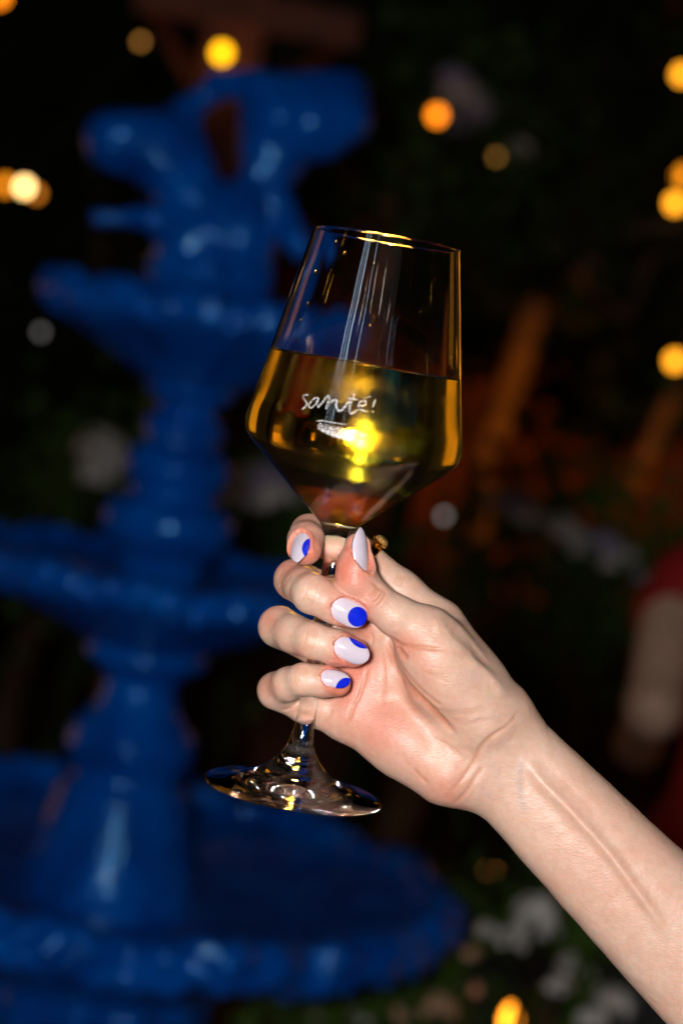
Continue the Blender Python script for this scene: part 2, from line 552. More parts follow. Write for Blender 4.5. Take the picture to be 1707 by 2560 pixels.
hd = [(1340, 2290, .034, WHITE_P), (1310, 2330, .024, WHITE_P), (1365, 2335, .022, WHITE_P), (1215, 2335, .020, WHITE_P), (1275, 2360, .024, WHITE_P), (1430, 2440, .034, WHITE_P), (1395, 2470, .022, WHITE_P), (1180, 2390, .016, LAMPLIT_P),
      (1530, 2520, .036, WHITE_P), (1095, 2530, .03, LAMPLIT_P), (1010, 2545, .024, LAMPLIT_P), (1180, 2480, .016, LAMPLIT_P), (900, 2550, .020, WHITE_P), (770, 2540, .018, WHITE_P), (1300, 2445, .016, WHITE_P), (1480, 2560, .026, WHITE_P)]
hd = [(a, b, r * .78, m) for a, b, r, m in hd]
bush('flower_bush', 2.5, hd, [(1180, 2400, .05), (1240, 2430, .06), (1330, 2420, .06), (1280, 2500, .07), (1160, 2460, .05), (1400, 2520, .07), (900, 2560, .05), (1050, 2560, .06), (1500, 2600, .08), (760, 2590, .05)],
     'white flowers, some coloured peach for lantern light, with green leaves beside the lowest basin', GRP, 44, 0.035)
hd = [(1130, 215, .045, LILAC_P), (1150, 260, .05, WHITE_P), (1165, 300, .045, LILAC_P), (1130, 330, .04, LILAC_P), (1205, 285, .03, LILAC_P), (1290, 385, .035, WHITE_P), (1190, 250, .03, LILAC_P)]
bush('flowering_vine', 4.42, hd, [(1150, 300, .12), (1200, 400, .15), (1160, 240, .1)], 'lilac flowering vine climbing high beside an orange bulb', None, 45)

# string lights
SOCKET = DARKMETAL
def uvs(r, n=20, m=12, sz=1.0):
    prof = [(r * math.sin(math.pi * k / m), -r * sz * math.cos(math.pi * k / m)) for k in range(m + 1)]
    prof[0] = (0.0002, prof[0][1]); prof[-1] = (0.0002, prof[-1][1])
    return lathe(prof, n)
def bulb(px, py, depth, r, col, s, label, group, cat='light bulb', pos=None):
    p = at(px, py, depth) if pos is None else Vector(pos)
    t = tag(empty('string_bulb', p), label, cat, group)
    key = 'bulb_glow_%.2f_%.2f_%.2f_%.1f' % (*col, s)
    m = bpy.data.materials.get(key) or emitter(key, col, s)
    link('globe', pydata('globe', *uvs(r, sz=1.12)), m, t)
    v, f = lathe([(0.0005, r * 1.0), (r * .55, r * 1.0), (r * .6, r * 1.7), (r * .35, r * 2.0), (0.0005, r * 2.05)], 14)
    link('socket', pydata('socket', v, f), SOCKET, t)
    return p + Vector((0, 0, r * 2.05))
Y_, O_ = (1.0, 0.36, 0.015), (1.0, 0.24, 0.008)
ends = {}
GB = 'string lights hung through the garden'
ends['a'] = bulb(555, 132, 4.3, .0151, (1.0, 0.45, 0.005), 5.2, 'bright yellow bulb above the blue fountain figure', GB)
ends['b'] = bulb(1092, 288, 4.3, .0137, O_, 4.4, 'orange bulb beside the lilac flowering vine', GB)
ends['c'] = bulb(62, 467, 4.3, .0122, (1.0, 0.62, 0.22), 8, 'whitest bulb, in front of the leafy tree', GB)
ends['d'] = bulb(14, 462, 4.5, .0135, (1.0, 0.30, 0.01), 2.6, 'dimmer orange bulb just behind the whitest bulb', GB)
ends['e'] = bulb(0, -10, 4.3, .0150, O_, 4, 'orange bulb cut by the top corner over the leafy tree', GB)
ends['f'] = bulb(1703, 186, 4.3, .0144, Y_, 4.3, 'highest of the four amber bulbs above the red-topped guest', GB)
ends['g'] = bulb(1706, 440, 4.6, .0155, (1.0, 0.30, 0.01), 2.8, 'dimmer amber bulb of the touching pair over the red-topped guest', GB)
ends['h'] = bulb(1686, 508, 4.3, .0144, Y_, 4.8, 'brighter amber bulb of the touching pair over the red-topped guest', GB)
ends['i'] = bulb(1686, 902, 4.3, .0144, Y_, 4.6, 'lowest of the four amber bulbs above the red-topped guest', GB)
ends['j'] = bulb(92, 484, 4.8, .009, (1.0, 0.30, 0.02), 2.5, 'faint orange bulb deep inside the leafy tree', GB)
GD = 'dim fairy lights'
for px, py, d, c, s, lab in [(352, 104, 4.3, (1.0, .42, .08), 0.9, 'dim brown fairy light up left of the fountain figure'), (103, 830, 4.3, (.9, .85, .8), .28, 'dim grey fairy light left of the upper basin'),
                             (1110, 1290, 4.3, (.9, .9, .85), .45, 'dim grey fairy light right of the wine bowl'), (297, 1262, 5.0, (1.0, .45, .4), .42, 'dim pink fairy light above the middle basin'),
                             (1240, 392, 4.3, (1.0, .45, .08), .55, 'dim brown fairy light below the lilac vine'), (140, 2296, 2.9, (1.0, .12, .05), .5, 'dim red fairy light behind the lowest basin'),
                             (1150, 1420, 5.0, (1.0, .3, .05), .35, 'dim orange fairy light below the trailing flower bank')]:
    ends['z%d' % px] = bulb(px, py, d, 0.0075 * d / 5, c, s * 1.8, lab, GD, 'fairy light')
WIRE = simple('black_cable', (0.015, 0.015, 0.015), 0.6)
def cable(name, pts, label):
    P = []
    for a, b in zip(pts[:-1], pts[1:]):
        a, b = Vector(a), Vector(b)
        for k in range(8):
            t = k / 8; p = a.lerp(b, t); p.z -= 0.06 * (a - b).length * 4 * t * (1 - t) * .25
            P.append(p)
    P.append(Vector(pts[-1]))
    o = P[0].copy()
    v, f = tube([p - o for p in P], [0.0025] * len(P), 6)
    ob = link(name, pydata(name, v, f), WIRE); ob.location = o
    tag(ob, label, 'cable')
cable('light_cable', [ends['c'], ends['z352'], ends['a'], ends['b'], ends['f']], 'thin black cable carrying the bulbs high over the fountain')
cable('light_cable', [ends['f'], ends['h'], ends['i']], 'thin black cable dropping past the amber bulbs above the red-topped guest')

# timber beam over the brightest bulb: it glows rusty red where the bulb lights it
def box(cx, cy_, cz, sx, sy, sz):
    v = [(cx + sx * a, cy_ + sy * b, cz + sz * c) for a in (-.5, .5) for b in (-.5, .5) for c in (-.5, .5)]
    return v, [(0, 1, 3, 2), (4, 6, 7, 5), (0, 4, 5, 1), (2, 3, 7, 6), (0, 2, 6, 4), (1, 5, 7, 3)]
bp_ = at(590, 60, 4.36)
perg = tag(empty('timber_post', (bp_.x, bp_.y + .05, 0)), 'rust-brown timber post behind the bright yellow bulb, mostly hidden by the fountain', 'post')
link('shaft', pydata('shaft', *box(0, 0, (bp_.z + .35) / 2, .12, .09, bp_.z + .35)), WOOD, perg, smooth=False)
link('cross_arm', pydata('cross_arm', *box(0.02, -.01, bp_.z + .03, .46, .06, .07)), WOOD, perg, smooth=False)
for sx in (-1, 1):
    link('brace', pydata('brace', *tube([Vector((.05 * sx, 0, bp_.z - .16)), Vector((.19 * sx + .02, 0, bp_.z))], [.014, .014], 8)), WOOD, perg)

# ground spotlight washing the slim trunk, candle lantern in the flowers
WARM = emitter('warm_lens', (1.0, 0.42, 0.08), 3.0)
def uplight(pos, aim, watts, label, cone=15):
    t = tag(empty('garden_uplight', pos), label, 'garden light', 'ground lights under the trees')
    v, f = lathe([(.0005, 0), (.035, 0), (.03, .05), (.045, .07), (.05, .12), (.043, .12), (.04, .09), (.0005, .085)], 20)
    link('housing', pydata('housing', v, f), DARKMETAL, t)
    v, f = lathe([(.0005, .105), (.041, .105)], 20)
    link('lens', pydata('lens', v, f), WARM, t)
    l = bpy.data.lights.new('uplight_lamp', 'SPOT'); l.energy = watts; l.color = (1.0, 0.30, 0.03); l.spot_size = R(cone); l.spot_blend = .7; l.shadow_soft_size = .03
    lo_ = bpy.data.objects.new('uplight_lamp', l); COL.objects.link(lo_); lo_.parent = t
    lo_.location = (0, 0, .13)
    lo_.rotation_euler = (Vector(aim) - Vector(pos) - Vector((0, 0, .13))).to_track_quat('-Z', 'Y').to_euler()
uplight((b1.x + .45, b1.y - 1.3, 0), at(1290, 960, 5.0), 105, 'small black ground spotlight below the glowing slim trunk')
uplight((b2.x + .1, b2.y - 1.0, 0), at(1620, 1080, 5.6), 70, 'small black ground spotlight below the thin young tree')
# wall and ground light on the right, added for a brown-red glow
wl = at(1420, 900, 7.6)
gw = tag(empty('glow_wall', (wl.x, wl.y, 0)), 'rust-red rendered wall added behind the orange trunks for a brown-red glow', 'wall', kind='thing')
link('render_coat', pydata('render_coat', *box(0, 0, 1.6, 2.6, .25, 3.2)), simple('rust_render', (0.26, 0.085, 0.04), 0.9, 0.45, 3, 0.5), gw, smooth=False)
link('coping', pydata('coping', *box(0, 0, 3.24, 2.7, .34, .08)), simple('coping_stone', (0.2, 0.15, 0.12), 0.9), gw, smooth=False)
uplight((wl.x - .1, wl.y - 1.5, 0), (wl.x, wl.y, 1.9), 26, 'small black ground spotlight added to make the rust-red wall glow', 58)
def lantern(p, label, flames, s=20, r=.035, hgt=.11, post=True):
    t = tag(empty('candle_lantern', p), label, 'lantern', 'candle lanterns')
    link('base', pydata('base', *box(0, 0, -.004, r * 2.5, r * 2.5, .01)), DARKMETAL, t, smooth=False)
    link('roof', pydata('roof', *lathe([(r * 1.75, hgt), (r * .5, hgt + .03), (.0005, hgt + .045)], 4)), DARKMETAL, t, smooth=False)
    for a in (-1, 1):
        for b in (-1, 1):
            link('post', pydata('post', *box(a * r * 1.15, b * r * 1.15, hgt / 2, .005, .005, hgt)), DARKMETAL, t, smooth=False)
    fm = bpy.data.materials.get('candle_flame') or emitter('candle_flame', (1.0, 0.30, 0.015), s)
    wx = bpy.data.materials.get('candle_wax') or simple('candle_wax', (0.75, 0.66, 0.48), 0.5, .08)
    for fx, fh in flames:
        v, f = lathe([(.0005, 0), (.011, 0), (.011, fh), (.0005, fh - .002)], 14)
        c = link('candle', pydata('candle', [(x + fx, y, z) for x, y, z in v], f), wx, t)
        v, f = uvs(.010, 12, 10, 1.9)
        link('flame', pydata('flame', [(x + fx, y, z + fh + .022) for x, y, z in v], f), fm, c)
    return t
lantern(at(1255, 2660, 2.45), 'candle lantern glowing orange among white flowers, some coloured peach for its light', [(0, .03)], 7)
# ------------------------------------------------------------------ guest in red at the frame's edge
RED_C = simple('red_cloth', (0.33, 0.006, 0.010), 0.7, 0.25, 30, 0.3)
HAIR = simple('dark_hair', (0.035, 0.02, 0.012), 0.5, 0.4, 60)
SKIN2 = simple('guest_skin', (0.60, 0.38, 0.28), 0.5, 0.12, 30)
sh = at(1712, 1425, 2.6)                           # point of the near shoulder
K2 = sh.z / 1.33
ORG = Vector((sh.x + 0.165 * K2, sh.y + 0.02, 0))
cmf = 10.0
GF = Field((-34, -26, -2), (34, 26, 168), 0.9)
def gc(G, a, ra, b, rb, k=2.5): GF.cone(G, a, ra, b, rb, k)
# body in centimetres, facing away from the lens, left arm hanging with a bent elbow
G = GF.new()
gc(G, (0, 0, 97), 12.5, (0, 0.5, 118), 11.0, 4); gc(G, (-8, 0, 94), 9, (8, 0, 94), 9, 4); gc(G, (-10, 1, 130), 6.2, (10, 1, 130), 6.2, 4); gc(G, (0, 1, 118), 11.0, (0, 1, 130), 9.5, 4)
gc(G, (0, 1.5, 134), 5.0, (0, 1.2, 146), 4.6, 3); gc(G, (0, 0.6, 152), 7.0, (0, 0.2, 158), 7.6, 2.5); gc(G, (0, 5.4, 148), 4.4, (0, 4.6, 156), 6.0, 2.5)
gc(G, (0, 8.6, 152), 1.0, (0, 9.6, 149.6), 1.3, 1.2)
for s in (-1, 1):
    gc(G, (7.4 * s, 1, 154), .9, (7.9 * s, .6, 151), 1.0, .8)
    ax = -19.2 if s > 0 else 19.2
    gc(G, (ax * .86, 1, 130), 4.2, (ax, -14, 117), 3.3, 2)
    ex, ey, ez = (ax + 2 * s, 8, 109)
    gc(G, (ax, -14, 117), 3.1, (ex, ey, ez), 2.4, 1.5)
    hxd, hyd = ex + 1.5 * s, ey + 6
    gc(G, (ex, ey, ez), 2.4, (hxd, hyd, ez - 1), 3.0, 1.5)
    for q in range(4):
        o = (q - 1.5) * 1.5
        gc(G, (hxd, hyd + 1, ez - 1 + o), .85, (hxd + .6 * s, hyd + 5.5 - abs(q - 1.2) * .6, ez - 2 + o), .75, .4)
        gc(G, (hxd + .6 * s, hyd + 5.5 - abs(q - 1.2) * .6, ez - 2 + o), .75, (hxd + 2.2 * s, hyd + 7.5 - abs(q - 1.2) * .6, ez - 3.2 + o), .65, .3)
    gc(G, (hxd, hyd - 1, ez + 1.5), 1.0, (hxd + 2.6 * s, hyd + 2.5, ez + 3.6), .8, .5)
    gc(G, (8.5 * s, 0, 90), 8.8, (8.8 * s, .5, 48), 5.8, 3); gc(G, (8.8 * s, .5, 48), 5.6, (9 * s, -1, 9), 3.6, 2); gc(G, (9 * s, -2, 4), 3.6, (10 * s, 13, 2.4), 3.0, 2)
V, Q = surface_nets(GF, G); V = relax(V, Q, 3)
def lbl_main(V, Q):
    par = np.arange(len(V))
    E = np.concatenate([Q[:, [0, 1]], Q[:, [1, 2]], Q[:, [2, 3]]])
    for _ in range(400):
        m = np.minimum(par[E[:, 0]], par[E[:, 1]])
        old = par.copy()
        np.minimum.at(par, E[:, 0], m); np.minimum.at(par, E[:, 1], m)
        par = par[par]
        if (old == par).all(): break
    ids, cnt = np.unique(par, return_counts=True)
    keep = par == ids[cnt.argmax()]
    new = np.cumsum(keep) - 1
    return V[keep], new[Q[keep[Q].all(1)]]
V, Q = lbl_main(V, Q)
guest = link('person', np_mesh('guest_body', V / 100 * K2, Q), SKIN2)
guest.location = ORG
tag(guest, 'guest in a short-sleeved red top and dark trousers standing with bent arms behind the forearm', 'person')
G = GF.new()
gc(G, (0, 0, 97), 13.4, (0, 0.5, 118), 12.0, 4); gc(G, (-8, 0, 94), 10, (8, 0, 94), 10, 4); gc(G, (-10, 1, 130), 7.2, (10, 1, 130), 7.2, 4); gc(G, (0, 1, 118), 12.0, (0, 1, 129), 10.4, 4)
for s in (-1, 1):
    gc(G, (14.5 * s, 1, 131), 5.4, (16.9 * s, -1.0, 127.0), 5.0, 2)
V, Q = surface_nets(GF, G); V = relax(V, Q, 3)
N = v_normals(V, Q)
th = np.arctan2(V[:, 1], V[:, 0])
V = V + N * (np.clip((95 - V[:, 2]) / 35, 0, 1) * 0.9 * np.sin(th * 14) + 0.3 * vnoise(V / 5, 5))[:, None]
link('red_top', np_mesh('red_top', V / 100 * K2, Q), RED_C, guest)
G = GF.new()
gc(G, (-8, 0, 92), 9.6, (8, 0, 92), 9.6, 4)
for s in (-1, 1):
    gc(G, (8.5 * s, 0, 90), 9.6, (8.8 * s, .5, 48), 7.4, 3); gc(G, (8.8 * s, .5, 48), 7.4, (9 * s, -1, 12), 6.0, 2)
V, Q = surface_nets(GF, G); V = relax(V, Q, 3)
link('trousers', np_mesh('trousers', V / 100 * K2, Q), simple('dark_cloth', (0.02, 0.02, 0.025), 0.8), guest)
G = GF.new()
gc(G, (0, -0.8, 155), 8.6, (0, -1.5, 158.5), 8.4, 2); gc(G, (-3, -5, 154), 5.5, (-4, -6.5, 136), 4.5, 3); gc(G, (3, -5, 154), 5.5, (4, -6.5, 136), 4.5, 3); gc(G, (0, -6, 152), 5.5, (0, -8, 132), 4.5, 3)
V, Q = surface_nets(GF, G)
V = V + v_normals(V, Q) * (0.35 * np.sin(V[:, 0] * 5 + 2 * vnoise(V / 6, 8)))[:, None]
link('hair', np_mesh('hair', V / 100 * K2, Q), HAIR, guest)
EY = simple('eye_white', (.8, .8, .8), .2, .02)
for s in (-1, 1):
    v, f = uvs(.011)
    e = link('eye', pydata('eye', v, f), EY, guest); e.location = Vector((.031 * s, .0885, 1.535)) * K2
v, f = uvs(.02)
mo = link('mouth', pydata('mouth', [(x, y * .35, z * .3) for x, y, z in v], f), simple('lips', (.45, .12, .1), .4), guest); mo.location = Vector((0, .094, 1.462)) * K2
# ------------------------------------------------------------------ hand and forearm (one continuous body, camera-aligned millimetres)
def hz(py):                        # the stem leans back with the camera's pitch: keep fingers with it
    return -(py - 1349.0) / 6.5 * math.sin(PITCH)
def H(px, py, z):
    return np.array(cs(px, py, D0 - (z + (hz(py) if py < 1800 else hz(1800))) / 1000.0)) * 1000.0
VOX = 0.6
lo = np.minimum.reduce([H(620, 2760, -48), H(620, 1250, -48), H(620, 2760, 40)])
hi = np.maximum.reduce([H(2150, 1250, 40), H(2150, 2760, 40), H(2150, 1250, -48)])
HF = Field(lo, hi, VOX)

FINGERS = {   # joints: (px, py, z mm, radius mm)
    'index':  [(1092, 1566, -15, 10.0), (1000, 1482, -15.5, 8.0), (893, 1388, -14.5, 7.7), (838, 1358, -14, 7.2), (772, 1333, -11, 7.0), (764, 1349, 0, 6.7), (758, 1370, 8.5, 5.9)],
    'middle': [(990, 1578, -19, 10.0), (860, 1512, -16, 8.0), (737, 1449, -8.5, 7.7), (757, 1466, 2, 7.0), (781, 1484, 10.5, 7.4), (835, 1512, 11.5, 6.9), (877, 1531, 10.0, 6.0)],
    'ring':   [(935, 1688, -17, 10.0), (810, 1622, -15, 7.6), (697, 1567, -8, 7.6), (735, 1585, 2, 7.0), (781, 1601, 9.5, 6.7), (836, 1618, 10.5, 6.6), (884, 1631, 9.0, 5.6)],
    'pinky':  [(868, 1790, -13.5, 9.0), (775, 1762, -11.8, 7.2), (691, 1726, -7, 7.0), (722, 1710, 2.5, 6.3), (758, 1699, 8.5, 6.0), (806, 1703, 9.0, 5.9), (844, 1709, 8.0, 5.0)],
    'thumb':  [(1058, 1578, 5, 9.0), (990, 1540, 7.5, 7.7), (924, 1493, 9, 7.4), (893, 1447, 9.6, 7.2), (889, 1405, 9.2, 6.2), (893, 1364, 8.2, 4.9)],
}
PALM = HF.new()
def cone(G, a, b, k):
    HF.cone(G, H(*a[:3]), a[3], H(*b[:3]), b[3], k)
# metacarpals, heel of the hand, thumb base, wrist and forearm
for a, b, k in [
    ((1228, 1812, -13, 12.5), (1092, 1566, -15.5, 10.0), 6),
    ((1212, 1860, -12, 12.5), (990, 1580, -19, 10.5), 8),
    ((1188, 1905, -11, 12.0), (935, 1690, -17, 10.0), 8),
    ((1150, 1930, -11, 11.0), (872, 1790, -13.5, 9.0), 8),
    ((985, 1700, -14, 11.0), (1130, 1800, -12, 12.5), 8),
    ((1010, 1858, -9, 12.0), (1112, 1925, -6, 13.0), 10),      # heel, little finger side
    ((890, 1775, -11, 9.5), (1010, 1850, -9, 11.5), 8),
    ((900, 1705, -13.5, 9.0), (1000, 1640, -15, 10.0), 8),
    ((1200, 1790, 0, 14.5), (1092, 1640, 5.5, 13.5), 9),        # thenar
    ((1105, 1700, 3, 13.0), (1060, 1628, 4.5, 10.5), 6),
    ((1236, 1775, -6, 12.0), (1066, 1576, 4.5, 8.6), 8),       # thumb metacarpal
    ((1140, 1600, -8, 6.5), (1190, 1690, -9, 9.0), 8),         # first web
    ((1262, 1835, -9, 13.6), (2110, 2712, -4, 24.0), 10),
    ((1222, 1936, -9, 12.6), (2080, 2830, -4, 21.0), 10)]:
    cone(PALM, a, b, k)
for nme, J in FINGERS.items():
    n = 2 if nme != 'thumb' else 1
    for i in range(n):
        cone(PALM, J[i], J[i + 1], 5)
for nme, J in FINGERS.items():
    pj = np.array([H(*j[:3]) for j in J])
    sl = HF.box(pj.min(0), pj.max(0), 15)
    SF = Field([HF.ax[i][sl[i]][0] for i in range(3)], [HF.ax[i][sl[i]][0] for i in range(3)], VOX)
    SF.ax = [HF.ax[i][sl[i]] for i in range(3)]; SF.n = np.array([len(a) for a in SF.ax])
    Gf = SF.new()
    def fcone(a, b, k): SF.cone(Gf, H(*a[:3]), a[3], H(*b[:3]), b[3], k)
    for i in range(len(J) - 1):
        fcone(J[i], J[i + 1], 2.2 if i else 0)
    if nme == 'thumb':
        fcone((884, 1452, 10.5, 6.9), (884, 1425, 10.4, 6.4), 3)
    if nme == 'index':
        fcone((771, 1352, 3, 5.6), (770, 1376, 8, 5.0), 3)
    HF.merge(PALM[sl], Gf, 0.9)
    del Gf
V, Q = surface_nets(HF, PALM)
V, Q = lbl_main(V, Q)
del PALM
V = relax(V, Q, 6, 0.55)

# nail frames: centre (px, py, z), length dir, normal, length, width (mm), tip sharpness, paint circle (u, v, r)
def unit(v):
    v = np.array(v, float); return v / np.linalg.norm(v)
NAILS = [
    ('middle', (873, 1533, 17.3), (0.88, -0.44, -0.05), (-0.04, 0.05, 1.0), 14.2, 9.6, 2.4, 7.2, (3.5, 0.2, 3.8)),
    ('ring',   (880, 1627, 15.9), (0.89, -0.40, -0.07), (-0.04, 0.10, 1.0), 14.2, 8.8, 2.2, 6.6, (1.6, 8.5, 6.3)),
    ('pinky',  (840, 1694, 13.8), (0.95, -0.20, -0.05), (-0.04, 0.42, 0.92), 11.4, 7.0, 1.9, 5.5, (5.4, -3.6, 4.8)),
    ('thumb',  (909, 1374, 12.0), (-0.05, 1.0, -0.10), (0.74, 0.10, 0.66), 17.4, 8.4, 1.35, 6.6, None),
    ('index',  (744, 1365, 12.2), (-0.10, -0.76, 0.62), (-0.46, 0.36, 0.80), 14.0, 8.2, 1.45, 6.0, (1.0, 9.3, 7.4)),
]
def nail_frame(nl):
    c = H(*nl[1]); d = unit(nl[2]); n = unit(nl[3]); n = unit(n - d * (n @ d)); s = np.cross(n, d)
    return c, d, n, s
def nail_half(u, L, Wd, sharp):
    """half width along the nail, u in -1 (cuticle) .. 1 (tip)"""
    u = np.asarray(u, float)
    back = np.sqrt(np.clip(1 - (np.clip(-u - 0.15, 0, 1) / 0.85) ** 2.4, 0, 1))
    frnt = np.clip(1 - np.clip((u + 0.1) / 1.1, 0, 1) ** (1.1 + sharp), 0, 1) ** (1 / (1.0 + 0.35 * sharp) if sharp > 1.7 else 0.85)
    return Wd / 2 * np.where(u < -0.1, back, frnt)
def nail_z(u, v, L, rad):
    """surface height over the frame plane: bent across and a little along"""
    return -(rad - np.sqrt(np.clip(rad ** 2 - np.clip(v, -rad * .97, rad * .97) ** 2, 0, None))) - 0.75 * (u + 0.1) ** 2

N = v_normals(V, Q)
RED = np.zeros(len(V)); VEIN = np.zeros(len(V)); PALE = np.zeros(len(V)); CREASE_SHADE = np.zeros(len(V))
# press the nail beds in, raise the folds round them
for nl in NAILS:
    c, d, n, s = nail_frame(nl)
    P = V - c
    u = P @ d / (nl[4] / 2); v = P @ s; w = P @ n
    near = (np.abs(u) < 1.6) & (np.abs(v) < nl[5] * 0.85) & (w > -5.5) & (w < 5)
    hw = nail_half(np.clip(u, -1, 1), nl[4], nl[5], nl[6])
    # signed distance to the outline, roughly
    dist = np.maximum(np.abs(v) - hw, (np.abs(u) - 1) * nl[4] / 2)
    target = nail_z(u, v, nl[4], nl[7])
    sel = near & (dist < 2.0)
    wt = np.clip((1.1 - dist) / 0.9, 0, 1); wt = wt * wt * (3 - 2 * wt)
    push = np.minimum(0, target - 0.30 - w) * wt
    V[sel] += np.outer(push[sel], n)
    fold = np.exp(-((dist - 1.25) / 0.55) ** 2) * near * np.clip(1.15 - np.clip(u, 0, 2) * 0.9, 0, 1)
    V += N * (0.40 * fold)[:, None]
    RED += 0.55 * np.exp(-(np.clip(dist, 0, 9) / 1.6) ** 2) * near

# creases and ridges drawn as relief, crease shade painted into the skin colour too (positions on the photo, projected onto the near side)
def zoom1(pts): return [(600 + .44643 * a, 1240 + .44643 * b) for a, b in pts]
def zoomw(pts): return [(980 + .2679 * a, 1480 + .2679 * b) for a, b in pts]
def zoom8(pts): return [(1000 + .578 * a, 1200 + .578 * b) for a, b in pts]
N = v_normals(V, Q)
PX = V[:, 0] / -V[:, 2] * FPX + 853.5
PY = -V[:, 1] / -V[:, 2] * FPX + 1280.0
FACE = np.clip((N[:, 2] - 0.05) / 0.35, 0, 1)
def spline(pts, n=10):
    P = [np.array(p, float) for p in pts]
    P = [2 * P[0] - P[1]] + P + [2 * P[-1] - P[-2]]
    o = []
    for i in range(1, len(P) - 2):
        for k in range(n):
            t = k / n
            o.append(0.5 * (2 * P[i] + (P[i + 1] - P[i - 1]) * t + (2 * P[i - 1] - 5 * P[i] + 4 * P[i + 1] - P[i + 2]) * t * t + (3 * P[i] - P[i - 1] - 3 * P[i + 1] + P[i + 2]) * t ** 3))
    return np.array(o + [P[-2]])
def stroke(pts, width_mm, fade=True, zmin=-60):
    """0..1 weight of vertices near the polyline"""
    c = spline(pts); w = width_mm * 6.5
    m = (PX > c[:, 0].min() - 4 * w) & (PX < c[:, 0].max() + 4 * w) & (PY > c[:, 1].min() - 4 * w) & (PY < c[:, 1].max() + 4 * w) & (FACE > 0) & (V[:, 2] > zmin - D0 * 1000)
    ids = np.where(m)[0]
    p = np.stack([PX[ids], PY[ids]], 1)
    best = np.full(len(ids), 1e9); tt = np.zeros(len(ids))
    for i in range(len(c) - 1):
        a, b = c[i], c[i + 1]; ab = b - a
        t = np.clip(((p - a) @ ab) / (ab @ ab + 1e-9), 0, 1)
        dd = np.hypot(*(p - a - t[:, None] * ab).T)
        k = dd < best
        best[k] = dd[k]; tt[k] = (i + t[k]) / (len(c) - 1)
    out = np.zeros(len(V))
    f = np.clip(np.minimum(tt, 1 - tt) / 0.22, 0, 1) if fade else 1
    out[ids] = np.exp(-(best / w) ** 2) * FACE[ids] * f
    return out
DISP = np.zeros(len(V))
def crease(pts, depth, width, line=0.5, zmin=-60):
    global DISP, CREASE_SHADE
    s = stroke(pts, width, zmin=zmin); DISP = DISP - depth * s; CREASE_SHADE = np.maximum(CREASE_SHADE, line * s)
def ridge(pts, height, width, zmin=-60):
    global DISP
    DISP = DISP + height * stroke(pts, width, zmin=zmin)
# palm lines
crease(zoom1([(822, 800), (842, 880), (890, 990), (955, 1085), (1060, 1185), (1150, 1280), (1215, 1340)]), 1.7, 1.1, 0.9)
crease(zoom1([(850, 850), (900, 950), (985, 1060), (1090, 1150), (1200, 1230)]), 0.35, 0.8, 0.3)
crease(zoom1([(815, 790), (870, 815), (920, 838), (1060, 852), (1185, 862)]), 0.8, 0.8, 0.6)
crease(zoom1([(880, 838), (905, 880), (945, 915)]), 1.0, 0.8, 0.7)
crease(zoom1([(800, 860), (806, 960), (812, 1080), (806, 1190)]), 0.28, 0.7, 0.6)
crease(zoom1([(712, 950), (700, 1020), (672, 1110), (640, 1170), (612, 1250), (585, 1310)]), 0.38, 0.75, 0.7)
crease(zoom1([(735, 760), (742, 800), (735, 850)]), 0.3, 0.5, 0.4)
crease(zoom1([(470, 1290), (500, 1240), (520, 1190)]), 0.35, 0.7, 0.3)
for q in range(7):   # fine folds where the thumb base meets the wrist
    o = 26 * q
    crease(zoomw([(300 + o * 1.2, 1030 + o * 1.1), (500 + o, 1110 + o * 0.8), (720 + o * .6, 1095 + o * 0.75), (930 + o * .5, 1050 + o * .8)]), 0.16 + 0.05 * (q % 3), 0.5, 0.22)
for q in range(6):
    o = 46 * q
    crease(zoomw([(210 + o, 720 + o * .5), (420 + o, 770 + o * .5), (640 + o, 760 + o * .55)]), 0.09, 0.5, 0.10)
for q in range(5):
    o = 30 * q
    crease(zoomw([(330 + o, 1330 + 12 * q), (500 + o * .8, 1440 + 8 * q), (600 + o * .5, 1560)]), 0.14, 0.6, 0.15)
# wrist creases
crease(zoomw([(560, 1990), (680, 1880), (770, 1740), (860, 1600)]), 0.45, 0.8, 0.4)
crease(zoomw([(520, 1900), (640, 1760), (740, 1620), (830, 1440), (960, 1330), (1060, 1270)]), 0.5, 0.9, 0.4)
crease(zoomw([(900, 1360), (1010, 1290), (1110, 1210), (1190, 1090)]), 0.35, 0.7, 0.3)
crease(zoomw([(200, 1640), (260, 1720), (350, 1800)]), 0.4, 0.8, 0.35)
crease(zoomw([(90, 1480), (120, 1560), (170, 1640)]), 0.2, 0.8, 0.2)
# thumb knuckle wrinkles
for q, (dx, dy, dp) in enumerate([(0, 0, .5), (26, 22, .55), (52, 40, .4), (-24, -14, .25)]):
    crease(zoom1([(742 + dx, 486 + dy * .4), (775 + dx * .7, 515 + dy * .8), (762 + dx * .5, 552 + dy), (718 + dx * .6, 584 + dy)]), dp, 0.5, 0.5)
# finger joint wrinkles
for cx, cy_, ax_, L, cnt, dp in [(392, 545, (-.35, .94), 90, 4, .13), (392, 800, (-.25, .97), 85, 4, .13), (335, 1010, (-.05, 1), 70, 5, .16),
                                (235, 470, (-.55, .83), 70, 4, .12), (150, 720, (-.45, .9), 70, 4, .12), (160, 1070, (.2, .97), 60, 3, .10),
                                (290, 1190, (.9, -.35), 60, 3, .12), (890, 470, (-.5, .9), 40, 3, .15)]:
    for q in range(cnt):
        t = (q - (cnt - 1) / 2) * 17
        px_, py_ = cx + t * ax_[1], cy_ - t * ax_[0]
        crease(zoom1([(px_ - ax_[0] * L, py_ - ax_[1] * L), (px_ + 4, py_), (px_ + ax_[0] * L, py_ + ax_[1] * L)]), dp * 1.7, 0.45, 0.36)
